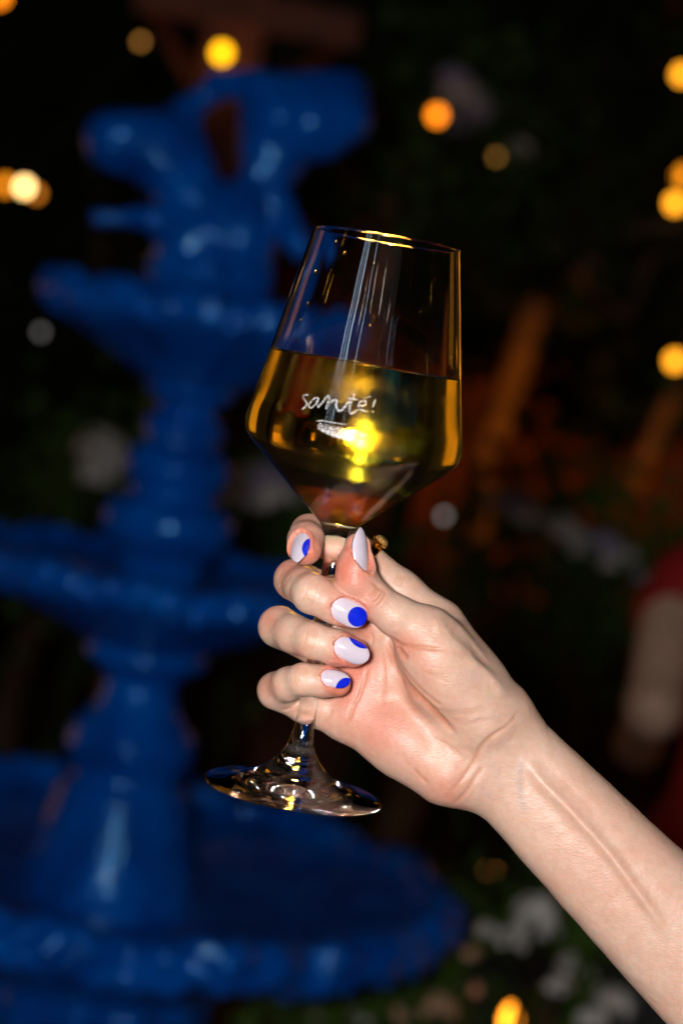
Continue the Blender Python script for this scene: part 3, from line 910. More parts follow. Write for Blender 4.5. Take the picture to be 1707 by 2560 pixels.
# fold between the little finger's two lower bones
crease(zoom1([(215, 1200), (275, 1192), (330, 1150), (352, 1112)]), 0.5, 0.5, 0.4)
# tendons and veins of the wrist
ridge(zoom8([(520, 1180), (600, 1292), (720, 1415), (850, 1555), (930, 1650), (1010, 1760), (1090, 1870), (1170, 1990)]), 1.8, 2.1)
crease(zoom8([(575, 1180), (660, 1262), (790, 1385), (910, 1515)]), 0.5, 2.2, 0.0)
crease(zoom8([(510, 1265), (585, 1355), (705, 1490), (810, 1620)]), 0.3, 2.2, 0.0)
ridge(zoomw([(640, 640), (820, 690), (960, 850), (1060, 1000)]), 0.8, 2.0)
crease(zoomw([(440, 230), (560, 330), (720, 470), (860, 620), (980, 800)]), 1.2, 2.6, 0.05)
ridge(zoomw([(360, 330), (480, 300), (600, 360)]), 0.8, 3.0)
def vein(pts, h, w, c):
    global DISP, VEIN
    s = stroke(pts, w); DISP = DISP + h * s; VEIN = np.maximum(VEIN, c * stroke(pts, w * 1.25))
vein(zoomw([(1215, 1520), (1195, 1640), (1180, 1780), (1210, 1960), (1270, 2080)]), 0.12, 1.2, 0.9)
vein(zoomw([(870, 1560), (960, 1650), (1000, 1780), (1040, 1880)]), 0.2, 0.9, 0.5)
vein(zoomw([(760, 1760), (870, 1850), (960, 1940)]), 0.12, 0.9, 0.45)
vein(zoomw([(640, 1230), (780, 1180), (900, 1165), (1030, 1180)]), 0.3, 1.1, 0.6)
vein(zoomw([(560, 820), (720, 800), (860, 850)]), 0.0, 2.4, 0.35)
# soft unevenness of the flesh
DISP = DISP + 0.16 * vnoise(V / 7.0, 11) + 0.05 * vnoise(V / 2.4, 12)
V = V + N * DISP[:, None]

# pigment: pinker fingertips, knuckles and heel, paler joints
def blob(px, py, r, a): return a * np.exp(-((PX - px) ** 2 + (PY - py) ** 2) / r ** 2)
for a in [(880, 1425, 55, .95), (775, 1380, 48, .75), (900, 1560, 40, .6), (905, 1650, 45, .6), (870, 1712, 55, .65), (1010, 1610, 40, .55), (1080, 1930, 70, .35), (1130, 1990, 50, .35),
          (900, 1800, 90, .35), (1010, 1760, 90, .3), (760, 1300, 40, .35), (960, 1850, 60, .3), (830, 1500, 30, .3), (1060, 1650, 60, .22), (1500, 2150, 150, .12)]:
    RED += blob(*a)
for a in [(712, 1420, 32, .5), (690, 1490, 26, .35), (672, 1545, 32, .5), (665, 1720, 32, .4), (925, 1500, 30, .3), (840, 1660, 40, .35), (745, 1640, 30, .3)]:
    RED += blob(*a)
for a in [(757, 1480, 26, .5), (790, 1605, 26, .5), (750, 1695, 24, .9), (1010, 1690, 50, .25), (1090, 1900, 40, .4), (1390, 2000, 30, .3), (1010, 1540, 50, .3)]:
    PALE += blob(*a)
RED = np.clip(RED * 1.15 + 0.09 * vnoise(V / 8.0, 21) + 0.05 * vnoise(V / 3.2, 22) + 0.05, 0, 1); PALE = np.clip(PALE, 0, 1)

def m_skin():
    m, nt, b = mat('skin')
    L = nt.links.new
    at_ = nd(nt, 'ShaderNodeAttribute', attribute_name='skin_tone')
    sp = nd(nt, 'ShaderNodeSeparateColor')
    L(at_.outputs['Color'], sp.inputs[0])
    ln = nd(nt, 'ShaderNodeAttribute', attribute_name='crease_shade')
    tc = nd(nt, 'ShaderNodeTexCoord')
    nz = nd(nt, 'ShaderNodeTexNoise', Scale=120.0, Detail=6.0, Roughness=0.68)
    L(tc.outputs['Object'], nz.inputs['Vector'])
    base = ramp(nt, [(0.3, (0.60, 0.385, 0.285)), (0.5, (0.63, 0.42, 0.325)), (0.72, (0.66, 0.455, 0.36))])
    L(nz.outputs['Fac'], base.inputs['Fac'])
    def mixc(a, fac, col):
        x = nd(nt, 'ShaderNodeMix', data_type='RGBA')
        L(fac, x.inputs[0]); L(a, x.inputs[6]); x.inputs[7].default_value = (*col, 1)
        return x.outputs[2]
    c = mixc(base.outputs['Color'], sp.outputs[0], (0.62, 0.215, 0.15))
    c = mixc(c, sp.outputs[1], (0.30, 0.29, 0.33))
    c = mixc(c, sp.outputs[2], (0.72, 0.52, 0.39))
    c = mixc(c, ln.outputs['Fac'], (0.50, 0.19, 0.10))
    # freckle-fine mottling
    n2 = nd(nt, 'ShaderNodeTexNoise', Scale=420.0, Detail=3.0)
    L(tc.outputs['Object'], n2.inputs['Vector'])
    r2 = ramp(nt, [(0.35, (0.955, 0.945, 0.935)), (0.65, (1.02, 1.025, 1.03))])
    L(n2.outputs['Fac'], r2.inputs['Fac'])
    mx = nd(nt, 'ShaderNodeMix', data_type='RGBA', blend_type='MULTIPLY'); mx.inputs[0].default_value = 1.0
    L(c, mx.inputs[6]); L(r2.outputs['Color'], mx.inputs[7])
    L(mx.outputs[2], b.inputs['Base Color'])
    b.inputs['Roughness'].default_value = 0.44
    b.inputs['Specular IOR Level'].default_value = 0.46
    b.inputs['Subsurface Weight'].default_value = 0.36
    b.inputs['Subsurface Radius'].default_value = (1.0, 0.32, 0.18)
    b.inputs['Subsurface Scale'].default_value = 0.0030
    b.inputs['Subsurface Anisotropy'].default_value = 0.6
    vo = nd(nt, 'ShaderNodeTexVoronoi', Scale=1500.0)
    mp = nd(nt, 'ShaderNodeMapping'); mp.inputs['Rotation'].default_value = (0, 0, 0.75); mp.inputs['Scale'].default_value = (0.45, 1.25, 1.0)
    L(tc.outputs['Object'], mp.inputs['Vector']); L(mp.outputs[0], vo.inputs['Vector'])
    n3 = nd(nt, 'ShaderNodeTexNoise', Scale=900.0, Detail=3.0)
    L(mp.outputs[0], n3.inputs['Vector'])
    ad = nd(nt, 'ShaderNodeMath', operation='ADD'); L(vo.outputs['Distance'], ad.inputs[0]); L(n3.outputs['Fac'], ad.inputs[1])
    bp = nd(nt, 'ShaderNodeBump', Strength=0.22, Distance=0.0004)
    L(ad.outputs[0], bp.inputs['Height']); L(bp.outputs['Normal'], b.inputs['Normal'])
    return m
SKIN = m_skin()
RC = np.array(CAM.to_3x3())
def cam_to_obj(P, origin):
    return (RC @ (np.asarray(P).T / 1000.0)).T + np.array(CAM.translation) - np.array(origin)
HO = Vector(at(1225, 1895, D0))
hm = np_mesh('hand', cam_to_obj(V, HO), Q)
a_ = hm.attributes.new('skin_tone', 'FLOAT_COLOR', 'POINT')
a_.data.foreach_set('color', np.stack([RED, np.clip(VEIN, 0, 1) * 0.3, PALE * 0.6, np.ones(len(V))], 1).astype(np.float32).ravel())
a_ = hm.attributes.new('crease_shade', 'FLOAT', 'POINT')
a_.data.foreach_set('value', np.clip(CREASE_SHADE, 0, 1).astype(np.float32))
hand = link('person', hm, SKIN)
hand.location = HO
tag(hand, 'bare forearm and hand holding the wine glass stem, nails painted white and blue', 'person')

def m_nail(name, circ):
    m, nt, b = mat(name)
    L = nt.links.new
    at_ = nd(nt, 'ShaderNodeAttribute', attribute_name='nail_uv')
    tc = nd(nt, 'ShaderNodeTexCoord')
    nz = nd(nt, 'ShaderNodeTexNoise', Scale=160.0, Detail=3.0)
    L(tc.outputs['Object'], nz.inputs['Vector'])
    wh = ramp(nt, [(0.3, (0.54, 0.475, 0.56)), (0.7, (0.60, 0.53, 0.62))])
    L(nz.outputs['Fac'], wh.inputs['Fac'])
    col = wh.outputs['Color']
    if circ:
        vm = nd(nt, 'ShaderNodeVectorMath', operation='DISTANCE')
        L(at_.outputs['Vector'], vm.inputs[0]); vm.inputs[1].default_value = (circ[0], circ[1], 0)
        mr = nd(nt, 'ShaderNodeMapRange'); mr.inputs[1].default_value = circ[2] - 0.12; mr.inputs[2].default_value = circ[2] + 0.12
        mr.inputs[3].default_value = 1; mr.inputs[4].default_value = 0
        L(vm.outputs['Value'], mr.inputs[0])
        bl = ramp(nt, [(0.3, (0.003, 0.012, 0.50)), (0.7, (0.006, 0.022, 0.62))])
        L(nz.outputs['Fac'], bl.inputs['Fac'])
        x = nd(nt, 'ShaderNodeMix', data_type='RGBA')
        L(mr.outputs[0], x.inputs[0]); L(col, x.inputs[6]); L(bl.outputs['Color'], x.inputs[7])
        col = x.outputs[2]
    L(col, b.inputs['Base Color'])
    b.inputs['Roughness'].default_value = 0.16
    b.inputs['Coat Weight'].default_value = 0.6
    b.inputs['Coat Roughness'].default_value = 0.05
    b.inputs['Subsurface Weight'].default_value = 0.1
    b.inputs['Subsurface Radius'].default_value = (1, 0.6, 0.6)
    b.inputs['Subsurface Scale'].default_value = 0.001
    return m
for nl in NAILS:
    c, d, n, s = nail_frame(nl)
    nu, nv = 40, 22
    T, UV = [], []
    uu = np.sin(np.linspace(-1, 1, nu) * math.pi / 2)
    for u in uu:
        hw = float(nail_half(u, nl[4], nl[5], nl[6])) + 0.02
        for k in range(nv):
            v = hw * (2 * k / (nv - 1) - 1)
            edge = max(abs(2 * k / (nv - 1) - 1) ** 8, abs(u) ** 14)
            T.append(c + d * u * nl[4] / 2 + s * v + n * (float(nail_z(u, v, nl[4], nl[7])) + 0.10 - 0.30 * edge))
            UV.append((u * nl[4] / 2, v, 0.0))
    B = [t - n * 0.75 for t in T]
    fc = [(i * nv + k, (i + 1) * nv + k, (i + 1) * nv + k + 1, i * nv + k + 1) for i in range(nu - 1) for k in range(nv - 1)]
    o = nu * nv
    bf = [tuple(x + o for x in f[::-1]) for f in fc]
    bd = [k for k in range(nv)] + [i * nv + nv - 1 for i in range(1, nu)] + [(nu - 1) * nv + k for k in range(nv - 2, -1, -1)] + [i * nv for i in range(nu - 2, 0, -1)]
    sd = [(bd[i], bd[(i + 1) % len(bd)], bd[(i + 1) % len(bd)] + o, bd[i] + o) for i in range(len(bd))]
    me = pydata('fingernail', cam_to_obj(np.array(T + B), HO), fc + bf + sd)
    bm = bmesh.new(); bm.from_mesh(me); bmesh.ops.recalc_face_normals(bm, faces=bm.faces[:]); bm.to_mesh(me); bm.free()
    a_ = me.attributes.new('nail_uv', 'FLOAT_VECTOR', 'POINT')
    a_.data.foreach_set('vector', np.array(UV + UV, np.float32).ravel())
    nm = link('fingernail' if nl[0] != 'thumb' else 'thumbnail', me, m_nail('nail_polish_' + nl[0], nl[8]), hand)
    nm['label'] = {'middle': 'white oval nail with a round blue dot at its tip', 'ring': 'white oval nail with a blue crescent on its upper edge', 'pinky': 'small white nail with a blue lower corner',
                   'thumb': 'plain white pointed thumbnail seen edge on', 'index': 'pointed white nail with a blue stripe along one edge'}[nl[0]]
# ------------------------------------------------------------------ gold ring on the forefinger
GOLD = simple('gold', (0.95, 0.60, 0.18), 0.16, 0.08, 300, metal=1.0)
AMBER, nt_, b_ = mat('amber_stone')
b_.inputs['Base Color'].default_value = (0.9, 0.55, 0.2, 1); b_.inputs['Transmission Weight'].default_value = 0.75; b_.inputs['IOR'].default_value = 1.7; b_.inputs['Roughness'].default_value = 0.02
J = FINGERS['index']
ra_, rb_ = H(*J[1][:3]), H(*J[2][:3])
rc = ra_ + (rb_ - ra_) * 0.86
ax_ = unit(rb_ - ra_)
dors = unit(np.array((0.66, 0.70, 0.25)) - ax_ * (np.array((0.66, 0.70, 0.25)) @ ax_))
sd_ = np.cross(ax_, dors)
RO = Vector(cam_to_obj([rc], (0, 0, 0))[0])
ring = tag(empty('finger_ring', RO), 'gold ring with a dark amber stone on the forefinger behind the thumbnail', 'ring')
def rl_(p): return cam_to_obj([p], RO)[0]
verts, faces = [], []
nb, nc = 64, 10
for i in range(nb):
    th = 2 * math.pi * i / nb
    dr = dors * math.cos(th) + sd_ * math.sin(th)
    wdt = 1.3 + 0.9 * max(0, math.cos(th)) ** 2
    for k in range(nc):
        ph = 2 * math.pi * k / nc
        verts.append(rl_(rc + dr * (8.55 + 0.65 * math.cos(ph)) + ax_ * wdt * math.sin(ph)))
for i in range(nb):
    for k in range(nc):
        faces.append((i * nc + k, ((i + 1) % nb) * nc + k, ((i + 1) % nb) * nc + (k + 1) % nc, i * nc + (k + 1) % nc))
link('band', pydata('band', verts, faces), GOLD, ring)
def gem(prof, n, name, m, smooth=False):
    verts, faces = [], []
    for r, h in prof:
        for k in range(n):
            th = 2 * math.pi * (k + .5) / n
            verts.append(rl_(rc + dors * h + (ax_ * math.cos(th) * 1.15 + sd_ * math.sin(th)) * r))
    for i in range(len(prof) - 1):
        for k in range(n):
            faces.append((i * n + k, i * n + (k + 1) % n, (i + 1) * n + (k + 1) % n, (i + 1) * n + k))
    faces.append(tuple((len(prof) - 1) * n + k for k in range(n))); faces.append(tuple(range(n))[::-1])
    return link(name, pydata(name, verts, faces), m, ring, smooth)
gem([(1.8, 8.8), (2.9, 9.8), (3.1, 10.6), (2.7, 10.7)], 16, 'setting', GOLD)
gem([(0.8, 10.0), (2.6, 10.75), (2.6, 11.2), (1.7, 12.3)], 10, 'stone', AMBER)
# ------------------------------------------------------------------ wine glass, wine, lettering
def t_px(t):      # point of the glass axis, t in mm above the foot, in photo pixels
    return 730 + .169 * t * 6.5, 1990 - .986 * t * 6.5
g0 = at(*t_px(100), D0)
GL = Vector((g0.x, g0.y, g0.z - 0.100))

def m_glass():
    m, nt, b = mat('clear_glass')
    b.inputs['Base Color'].default_value = (0.985, 0.99, 0.99, 1)
    b.inputs['Transmission Weight'].default_value = 1.0
    b.inputs['IOR'].default_value = 1.5
    b.inputs['Roughness'].default_value = 0.0
    tc = nd(nt, 'ShaderNodeTexCoord')
    mp = nd(nt, 'ShaderNodeMapping'); mp.inputs['Scale'].default_value = (1, 1, 0.5)
    nz = nd(nt, 'ShaderNodeTexNoise', Scale=55.0, Detail=1.0)
    nt.links.new(tc.outputs['Object'], mp.inputs['Vector']); nt.links.new(mp.outputs[0], nz.inputs['Vector'])
    bp = nd(nt, 'ShaderNodeBump', Strength=0.10, Distance=0.002)
    nt.links.new(nz.outputs['Fac'], bp.inputs['Height']); nt.links.new(bp.outputs['Normal'], b.inputs['Normal'])
    return m
GLASS = m_glass()
MM = 0.001
glass = tag(empty('wine_glass', GL), 'stemmed angular wine glass half full of golden wine, etched with a handwritten word', 'wine glass')
foot_p = [(0.0, 1.6), (6, 1.5), (14, 1.0), (26, 0.35), (32.5, 0.0), (34.4, 0.25), (35.0, 1.1), (34.3, 1.9), (32, 2.5), (24, 4.2), (16, 7.2), (11.2, 10.6), (8.0, 14.0), (6.0, 17.5), (4.6, 22.0)]
stem_p = [(4.6, 22.0), (3.75, 27.0), (3.4, 33.0), (3.3, 45.0), (3.3, 65.0), (3.4, 80.0), (3.6, 90.0), (4.2, 96.5), (5.2, 101.5)]
outer_p = [(5.2, 101.5), (6.6, 104.6), (9.0, 107.2), (17.3, 114.2), (25.6, 121.6), (33.5, 128.6), (38.2, 132.6), (40.6, 135.4), (41.7, 138.4), (41.9, 141.5), (41.4, 145.5), (39.6, 155.0), (37.1, 168.5), (33.8, 186.5), (30.6, 204.0), (28.35, 216.4)]
inner_p = [(27.5, 216.4), (29.75, 204.0), (32.9, 186.5), (36.15, 168.5), (38.6, 155.0), (40.3, 146.0), (40.7, 142.0), (40.4, 138.8), (39.3, 136.2), (37.0, 133.6), (32.2, 129.4), (24.3, 122.4), (16.0, 115.2), (8.4, 109.2), (4.0, 107.4), (0.0, 107.0)]
def part_lathe(name, prof, parent, n=160):
    prof = [(r * MM, z * MM) for r, z in prof]
    v, f = lathe(prof, n)
    me = pydata(name, v, f)
    bm = bmesh.new(); bm.from_mesh(me); bmesh.ops.remove_doubles(bm, verts=bm.verts[:], dist=1e-6)
    bmesh.ops.dissolve_degenerate(bm, dist=1e-7, edges=bm.edges[:]); bm.to_mesh(me); bm.free()
    return link(name, me, GLASS, parent)
def m_bowl():
    m = GLASS.copy(); m.name = 'chilled_glass'
    nt = m.node_tree; b = nt.nodes['Principled BSDF']
    tc = nd(nt, 'ShaderNodeTexCoord')
    sx = nd(nt, 'ShaderNodeSeparateXYZ'); nt.links.new(tc.outputs['Object'], sx.inputs[0])
    mr = nd(nt, 'ShaderNodeMapRange'); mr.inputs[1].default_value = 0.172; mr.inputs[2].default_value = 0.160; mr.inputs[3].default_value = 0.0; mr.inputs[4].default_value = 0.20
    nt.links.new(sx.outputs['Z'], mr.inputs[0])
    nz = nd(nt, 'ShaderNodeTexNoise', Scale=70.0, Detail=3.0); nt.links.new(tc.outputs['Object'], nz.inputs['Vector'])
    r_ = ramp(nt, [(0.36, (0.30, 0.30, 0.30)), (0.64, (1, 1, 1))]); nt.links.new(nz.outputs['Fac'], r_.inputs['Fac'])
    mu = nd(nt, 'ShaderNodeMath', operation='MULTIPLY'); nt.links.new(mr.outputs[0], mu.inputs[0]); nt.links.new(r_.outputs['Color'], mu.inputs[1])
    nt.links.new(mu.outputs[0], b.inputs['Roughness'])
    return m
BOWLM = m_bowl()
foot = part_lathe('foot', smooth_profile(foot_p, 0.7), glass)
stem = part_lathe('stem', smooth_profile(stem_p, 0.7), glass)
po, pi = smooth_profile(outer_p, 0.8), smooth_profile(inner_p, 0.8)
lip = [(27.93 + 0.425 * math.cos(a), 216.4 + 0.42 * math.sin(a)) for a in np.linspace(0, math.pi, 9)[1:-1]]
LEVEL = 167.5
inner_top = [q for q in pi if q[1] > LEVEL + 0.9]
def inner_r(z):
    return float(np.interp(z, [q[1] for q in pi][::-1], [q[0] for q in pi][::-1]))
bowl = part_lathe('bowl', po + lip + inner_top + [(inner_r(LEVEL + 0.9), LEVEL + 0.9)], glass)
bowl.data.materials[0] = BOWLM


# the wine: its side is the inner wall of the bowl itself (glass meets wine), its top meets the air
def outer_r(z):
    return float(np.interp(z, [p[1] for p in po], [p[0] for p in po]))
wp = [q for q in pi[::-1] if q[1] < LEVEL + 0.5] + [(inner_r(LEVEL + 0.9), LEVEL + 0.9)]
rl = inner_r(LEVEL)
n_side = len(wp) - 1
wp += [(rl - 0.35, LEVEL + 0.45), (rl - 0.9, LEVEL + 0.15), (rl - 1.9, LEVEL + 0.0), (rl * .6, LEVEL), (0, LEVEL)]
def m_wine(name, ior):
    m = bpy.data.materials.new(name); m.use_nodes = True
    nt = m.node_tree
    nt.nodes.remove(nt.nodes['Principled BSDF'])
    b = nd(nt, 'ShaderNodeBsdfGlass', IOR=ior, Roughness=0.0)
    nt.links.new(b.outputs[0], nt.nodes['Material Output'].inputs['Surface'])
    ab = nd(nt, 'ShaderNodeVolumeAbsorption', Density=26.0)
    ab.inputs['Color'].default_value = (0.985, 0.90, 0.03, 1)
    sc_ = nd(nt, 'ShaderNodeVolumeScatter', Density=0.8, Anisotropy=0.2)
    sc_.inputs['Color'].default_value = (1.0, 0.72, 0.12, 1)
    ad = nd(nt, 'ShaderNodeAddShader')
    nt.links.new(ab.outputs[0], ad.inputs[0]); nt.links.new(sc_.outputs[0], ad.inputs[1])
    nt.links.new(ad.outputs[0], nt.nodes['Material Output'].inputs['Volume'])
    return m
v, f = lathe([(r * MM, z * MM) for r, z in wp], 160)
me = pydata('white_wine', v, f)
me.materials.append(m_wine('golden_wine', 1.34 / 1.5)); me.materials.append(m_wine('golden_wine_surface', 1.34))
me.polygons.foreach_set('material_index', [0 if i // 160 < n_side else 1 for i in range(len(f))])
bm = bmesh.new(); bm.from_mesh(me); bmesh.ops.remove_doubles(bm, verts=bm.verts[:], dist=1e-6); bmesh.ops.dissolve_degenerate(bm, dist=1e-7, edges=bm.edges[:]); bmesh.ops.recalc_face_normals(bm, faces=bm.faces[:]); bm.to_mesh(me); bm.free()
wine = link('white_wine', me)
wine.location = GL
tag(wine, 'clear golden white wine filling the lower half of the glass', 'wine')

# etched handwriting on the outside of the bowl
inv = None
def on_bowl(px, py, off):
    """photo pixel -> point of the bowl's outer skin facing the lens (local to the glass)"""
    o = CAM.translation - GL
    d = (at(px, py, 1.0) - CAM.translation).normalized()
    tt = 0.70
    for _ in range(400):
        p = o + d * tt
        z = p.z / MM
        r = math.hypot(p.x, p.y) / MM
        if r <= outer_r(z) + off: break
        tt += 0.0004
    for _ in range(6):
        p = o + d * tt
        tt += 0.8 * (math.hypot(p.x, p.y) - (outer_r(p.z / MM) + off) * MM) * 1.0
    return o + d * tt
def m_etch():
    m, nt, b = mat('etched_frosting')
    tc = nd(nt, 'ShaderNodeTexCoord')
    vo = nd(nt, 'ShaderNodeTexVoronoi', Scale=2600.0)
    nt.links.new(tc.outputs['Object'], vo.inputs['Vector'])
    rp = ramp(nt, [(0.15, (0.30, 0.28, 0.27)), (0.75, (0.85, 0.84, 0.82))])
    nt.links.new(vo.outputs['Color'], rp.inputs['Fac'])
    nt.links.new(rp.outputs['Color'], b.inputs['Base Color'])
    b.inputs['Roughness'].default_value = 0.45
    nz = nd(nt, 'ShaderNodeTexNoise', Scale=1500.0, Detail=2.0)
    nt.links.new(tc.outputs['Object'], nz.inputs['Vector'])
    ra = ramp(nt, [(0.38, (0.16, 0.16, 0.16)), (0.58, (0.68, 0.68, 0.68))])
    nt.links.new(nz.outputs['Fac'], ra.inputs['Fac'])
    nt.links.new(ra.outputs['Color'], b.inputs['Alpha'])
    return m
ETCH = m_etch()
def zt(pts): return [(720 + .16582 * a, 900 + .16582 * b) for a, b in pts]
STROKES = [
    ([(305, 535), (270, 525), (232, 545), (245, 600), (285, 655), (255, 710), (205, 745)], 30),
    ([(465, 570), (400, 575), (340, 640), (312, 690), (345, 725), (410, 670), (460, 580), (440, 660), (452, 715)], 30),
    ([(452, 715), (520, 640), (590, 545), (620, 560), (600, 640), (570, 740)], 38),
    ([(570, 740), (620, 660), (700, 600), (735, 620), (728, 700), (770, 770), (840, 720), (900, 650), (960, 580)], 40),
    ([(1010, 505), (975, 570), (935, 680), (925, 770), (955, 805), (1010, 780), (1050, 750)], 38),
    ([(885, 572), (960, 580), (1050, 600)], 28),
    ([(1070, 680), (1140, 690), (1180, 650), (1150, 615), (1090, 630), (1062, 690), (1085, 740), (1140, 765), (1215, 780)], 34),
    ([(1130, 585), (1190, 566), (1248, 546)], 28),
    ([(1320, 575), (1300, 640), (1278, 715)], 34),
    ([(1262, 775), (1275, 780), (1288, 776)], 26)]
verts, faces = [], []
def ribbon(pts, wz, off):
    c = spline(zt(pts), 8)
    L0 = len(verts)
    n = len(c)
    for i, p in enumerate(c):
        a, b = c[max(0, i - 1)], c[min(n - 1, i + 1)]
        tdir = (b - a) / (np.linalg.norm(b - a) + 1e-9)
        nn = np.array((-tdir[1], tdir[0]))
        e = min(i, n - 1 - i) / 4.0
        hw = 0.86 * wz * .16582 / 2 * (0.55 + 0.45 * min(1, e)) * (1 + 0.12 * math.sin(i * 1.7))
        for k in (-1, -0.33, 0.33, 1):
            verts.append(on_bowl(p[0] + nn[0] * hw * k, p[1] + nn[1] * hw * k, off))
    for i in range(n - 1):
        for k in range(3):
            a = L0 + i * 4 + k
            faces.append((a, a + 1, a + 5, a + 4))
for i, (pts, wz) in enumerate(STROKES):
    ribbon(pts, wz, 0.06 + 0.012 * i)
link('lettering', pydata('lettering', verts, faces), ETCH, bowl)['label'] = 'frosted handwritten word sante with an accent and an exclamation mark'
verts, faces = [], []
ribbon([(420, 925), (520, 915), (600, 930), (720, 950), (895, 978)], 20, 0.10)
link('underline_stroke', pydata('underline_stroke', verts, faces), ETCH, bowl)
# ragged brush mark below it, flash reflection painted in as denser frosting lower right
def m_smear():
    m = ETCH.copy(); m.name = 'frosted_smear'
    nt = m.node_tree; b = nt.nodes['Principled BSDF']
    at_ = nd(nt, 'ShaderNodeAttribute', attribute_name='cover')
    tc = nd(nt, 'ShaderNodeTexCoord')
    nz = nd(nt, 'ShaderNodeTexNoise', Scale=1100.0, Detail=4.0, Roughness=0.7); nt.links.new(tc.outputs['Object'], nz.inputs['Vector'])
    ad = nd(nt, 'ShaderNodeMath', operation='ADD'); nt.links.new(nz.outputs['Fac'], ad.inputs[0]); nt.links.new(at_.outputs['Fac'], ad.inputs[1])
    r_ = ramp(nt, [(0.62, (0, 0, 0)), (1.0, (0.95, 0.95, 0.95))]); nt.links.new(ad.outputs[0], r_.inputs['Fac'])
    nt.links.new(r_.outputs['Color'], b.inputs['Alpha'])
    return m
SMEAR = m_smear()
def smear(name, top, bot, cover, label, nx=40, ny=14):
    T_, B_ = spline(zt(top), 8), spline(zt(bot), 8)
    vs, fs, cv = [], [], []
    for i in range(nx):
        a = T_[int(i / (nx - 1) * (len(T_) - 1))]; b = B_[int(i / (nx - 1) * (len(B_) - 1))]
        for j in range(ny):
            t = j / (ny - 1)
            p_ = a + (b - a) * t
            vs.append(on_bowl(p_[0], p_[1], 0.07))
            e = min(i / (nx - 1), 1 - i / (nx - 1), 1.0) / 0.12; e2 = min(t, 1 - t) / 0.22
            cv.append(cover(i / (nx - 1), t) * min(1, e) * min(1, e2) - 0.25 * (1 - min(1, e, e2)))
    for i in range(nx - 1):
        for j in range(ny - 1): fs.append((i * ny + j, (i + 1) * ny + j, (i + 1) * ny + j + 1, i * ny + j + 1))
    me = pydata(name, vs, fs)
    a_ = me.attributes.new('cover', 'FLOAT', 'POINT'); a_.data.foreach_set('value', np.array(cv, np.float32))
    o = link(name, me, SMEAR, bowl)
    if label: o['label'] = label
smear('swash_and_glint', [(400, 900), (560, 930), (760, 965), (900, 1000), (960, 1080), (1060, 1190)], [(400, 1030), (500, 1110), (640, 1180), (800, 1225), (920, 1235), (1060, 1195)], lambda u, t: 0.16 + 0.5 * u * t + 0.12 * t, 'frosted brush mark under the word with a flash reflection painted in')
smear('smudge', [(800, 560), (860, 490), (960, 450), (1110, 415)], [(820, 575), (900, 560), (1000, 520), (1120, 440)], lambda u, t: 0.12, 'faint smudge above the letter t', 24, 8)
smear('smudge', [(575, 200), (600, 165), (650, 180)], [(580, 225), (610, 262), (660, 230)], lambda u, t: 0.10, None, 14, 8)
smear('smudge', [(715, 330), (750, 260), (805, 275)], [(722, 380), (750, 400), (805, 320)], lambda u, t: 0.14, None, 14, 8)

# clinging water drops
WATER, nt_, b_ = mat('water_drop')
b_.inputs['Transmission Weight'].default_value = 1.0; b_.inputs['IOR'].default_value = 1.33; b_.inputs['Roughness'].default_value = 0.0
b_.inputs['Base Color'].default_value = (1, 1, 1, 1)
rd = np.random.default_rng(5)
dv, df = uvs(1.0, 12, 8)
dm = pydata('droplet', dv, df); dm.materials.append(WATER)
for px, py, r_ in [(790, 680, 1.0), (862, 634, .9), (840, 605, .7), (935, 660, .6), (770, 760, .8), (752, 800, .7), (1085, 700, .5), (742, 850, .6), (815, 628, .5), (1000, 610, .5), (925, 815, .5), (1050, 780, .4)]:
    p_ = on_bowl(px, py, 0.0)
    nrm = Vector((p_.x, p_.y, 0)).normalized()
    o = link('droplet', dm, None, bowl)
    o.location = p_
    o.rotation_euler = nrm.to_track_quat('X', 'Z').to_euler()
    o.scale = (r_ * .45 * MM, r_ * .85 * MM, r_ * 1.15 * MM)
# ------------------------------------------------------------------ lamps standing round the terrace (seen as streaks in the glass)
def shade_lamp(x, y, z0, z1, r, m, label, name, group):
    t = tag(empty(name, (x, y, 0)), label, 'lamp', group)
    v, f = lathe([(r * .8, z0), (r, z0 + .02), (r, z1 - .02), (r * .8, z1)], 28)
    link('shade', pydata('shade', v, f), m, t)
    v, f = lathe([(.0005, 0), (.13, 0), (.12, .025), (.016, .04), (.012, z0 * .5), (.012, z0), (.0005, z0 + .02)], 20)
    link('stand', pydata('stand', v, f), DARKMETAL, t)
    v, f = lathe([(r * .8, z1), (r * .75, z1 + .012), (.0005, z1 + .015)], 28)
    link('cap', pydata('cap', v, f), DARKMETAL, t)
COOL = emitter('white_tube_glow', (0.62, 0.82, 1.0), 6.0)
for x, r, lab in ((-1.17, .020, 'medium white tube lamp behind the photographer'), (-1.03, .012, 'thin white tube lamp between two thicker ones'), (-.88, .028, 'thickest white tube lamp behind the photographer'), (-.43, .010, 'thin white tube lamp standing apart')):
    shade_lamp(x, -.98, 2.0, 2.62, r, COOL, lab, 'tube_lamp', 'white tube lamps behind the photographer')
def strand(x, y, z0, z1, side):
    n = int((z1 - z0) / .075)
    for k in range(n):
        bulb(0, 0, 0, .0065, (1.0, .50, .08), 14, 'small amber bulb hanging in the light curtain at the %s of the terrace' % side, 'light curtain at the %s of the terrace' % side, pos=(x, y, z0 + k * .075))
    v, f = tube([Vector((0, 0, 0)), Vector((.004, 0, (z1 - z0) / 2)), Vector((0, 0, z1 - z0 + .2))], [.0015] * 3, 6)
    o = link('hanging_cable', pydata('hanging_cable', v, f), WIRE); o.location = (x + .008, y, z0)
    tag(o, 'thin cable of the light curtain at the %s of the terrace' % side, 'cable', 'light curtain cables at the %s of the terrace' % side)
for x, y in ((-1.3, .52), (-1.25, .38)):
    strand(x, y, 1.5, 2.25, 'left')
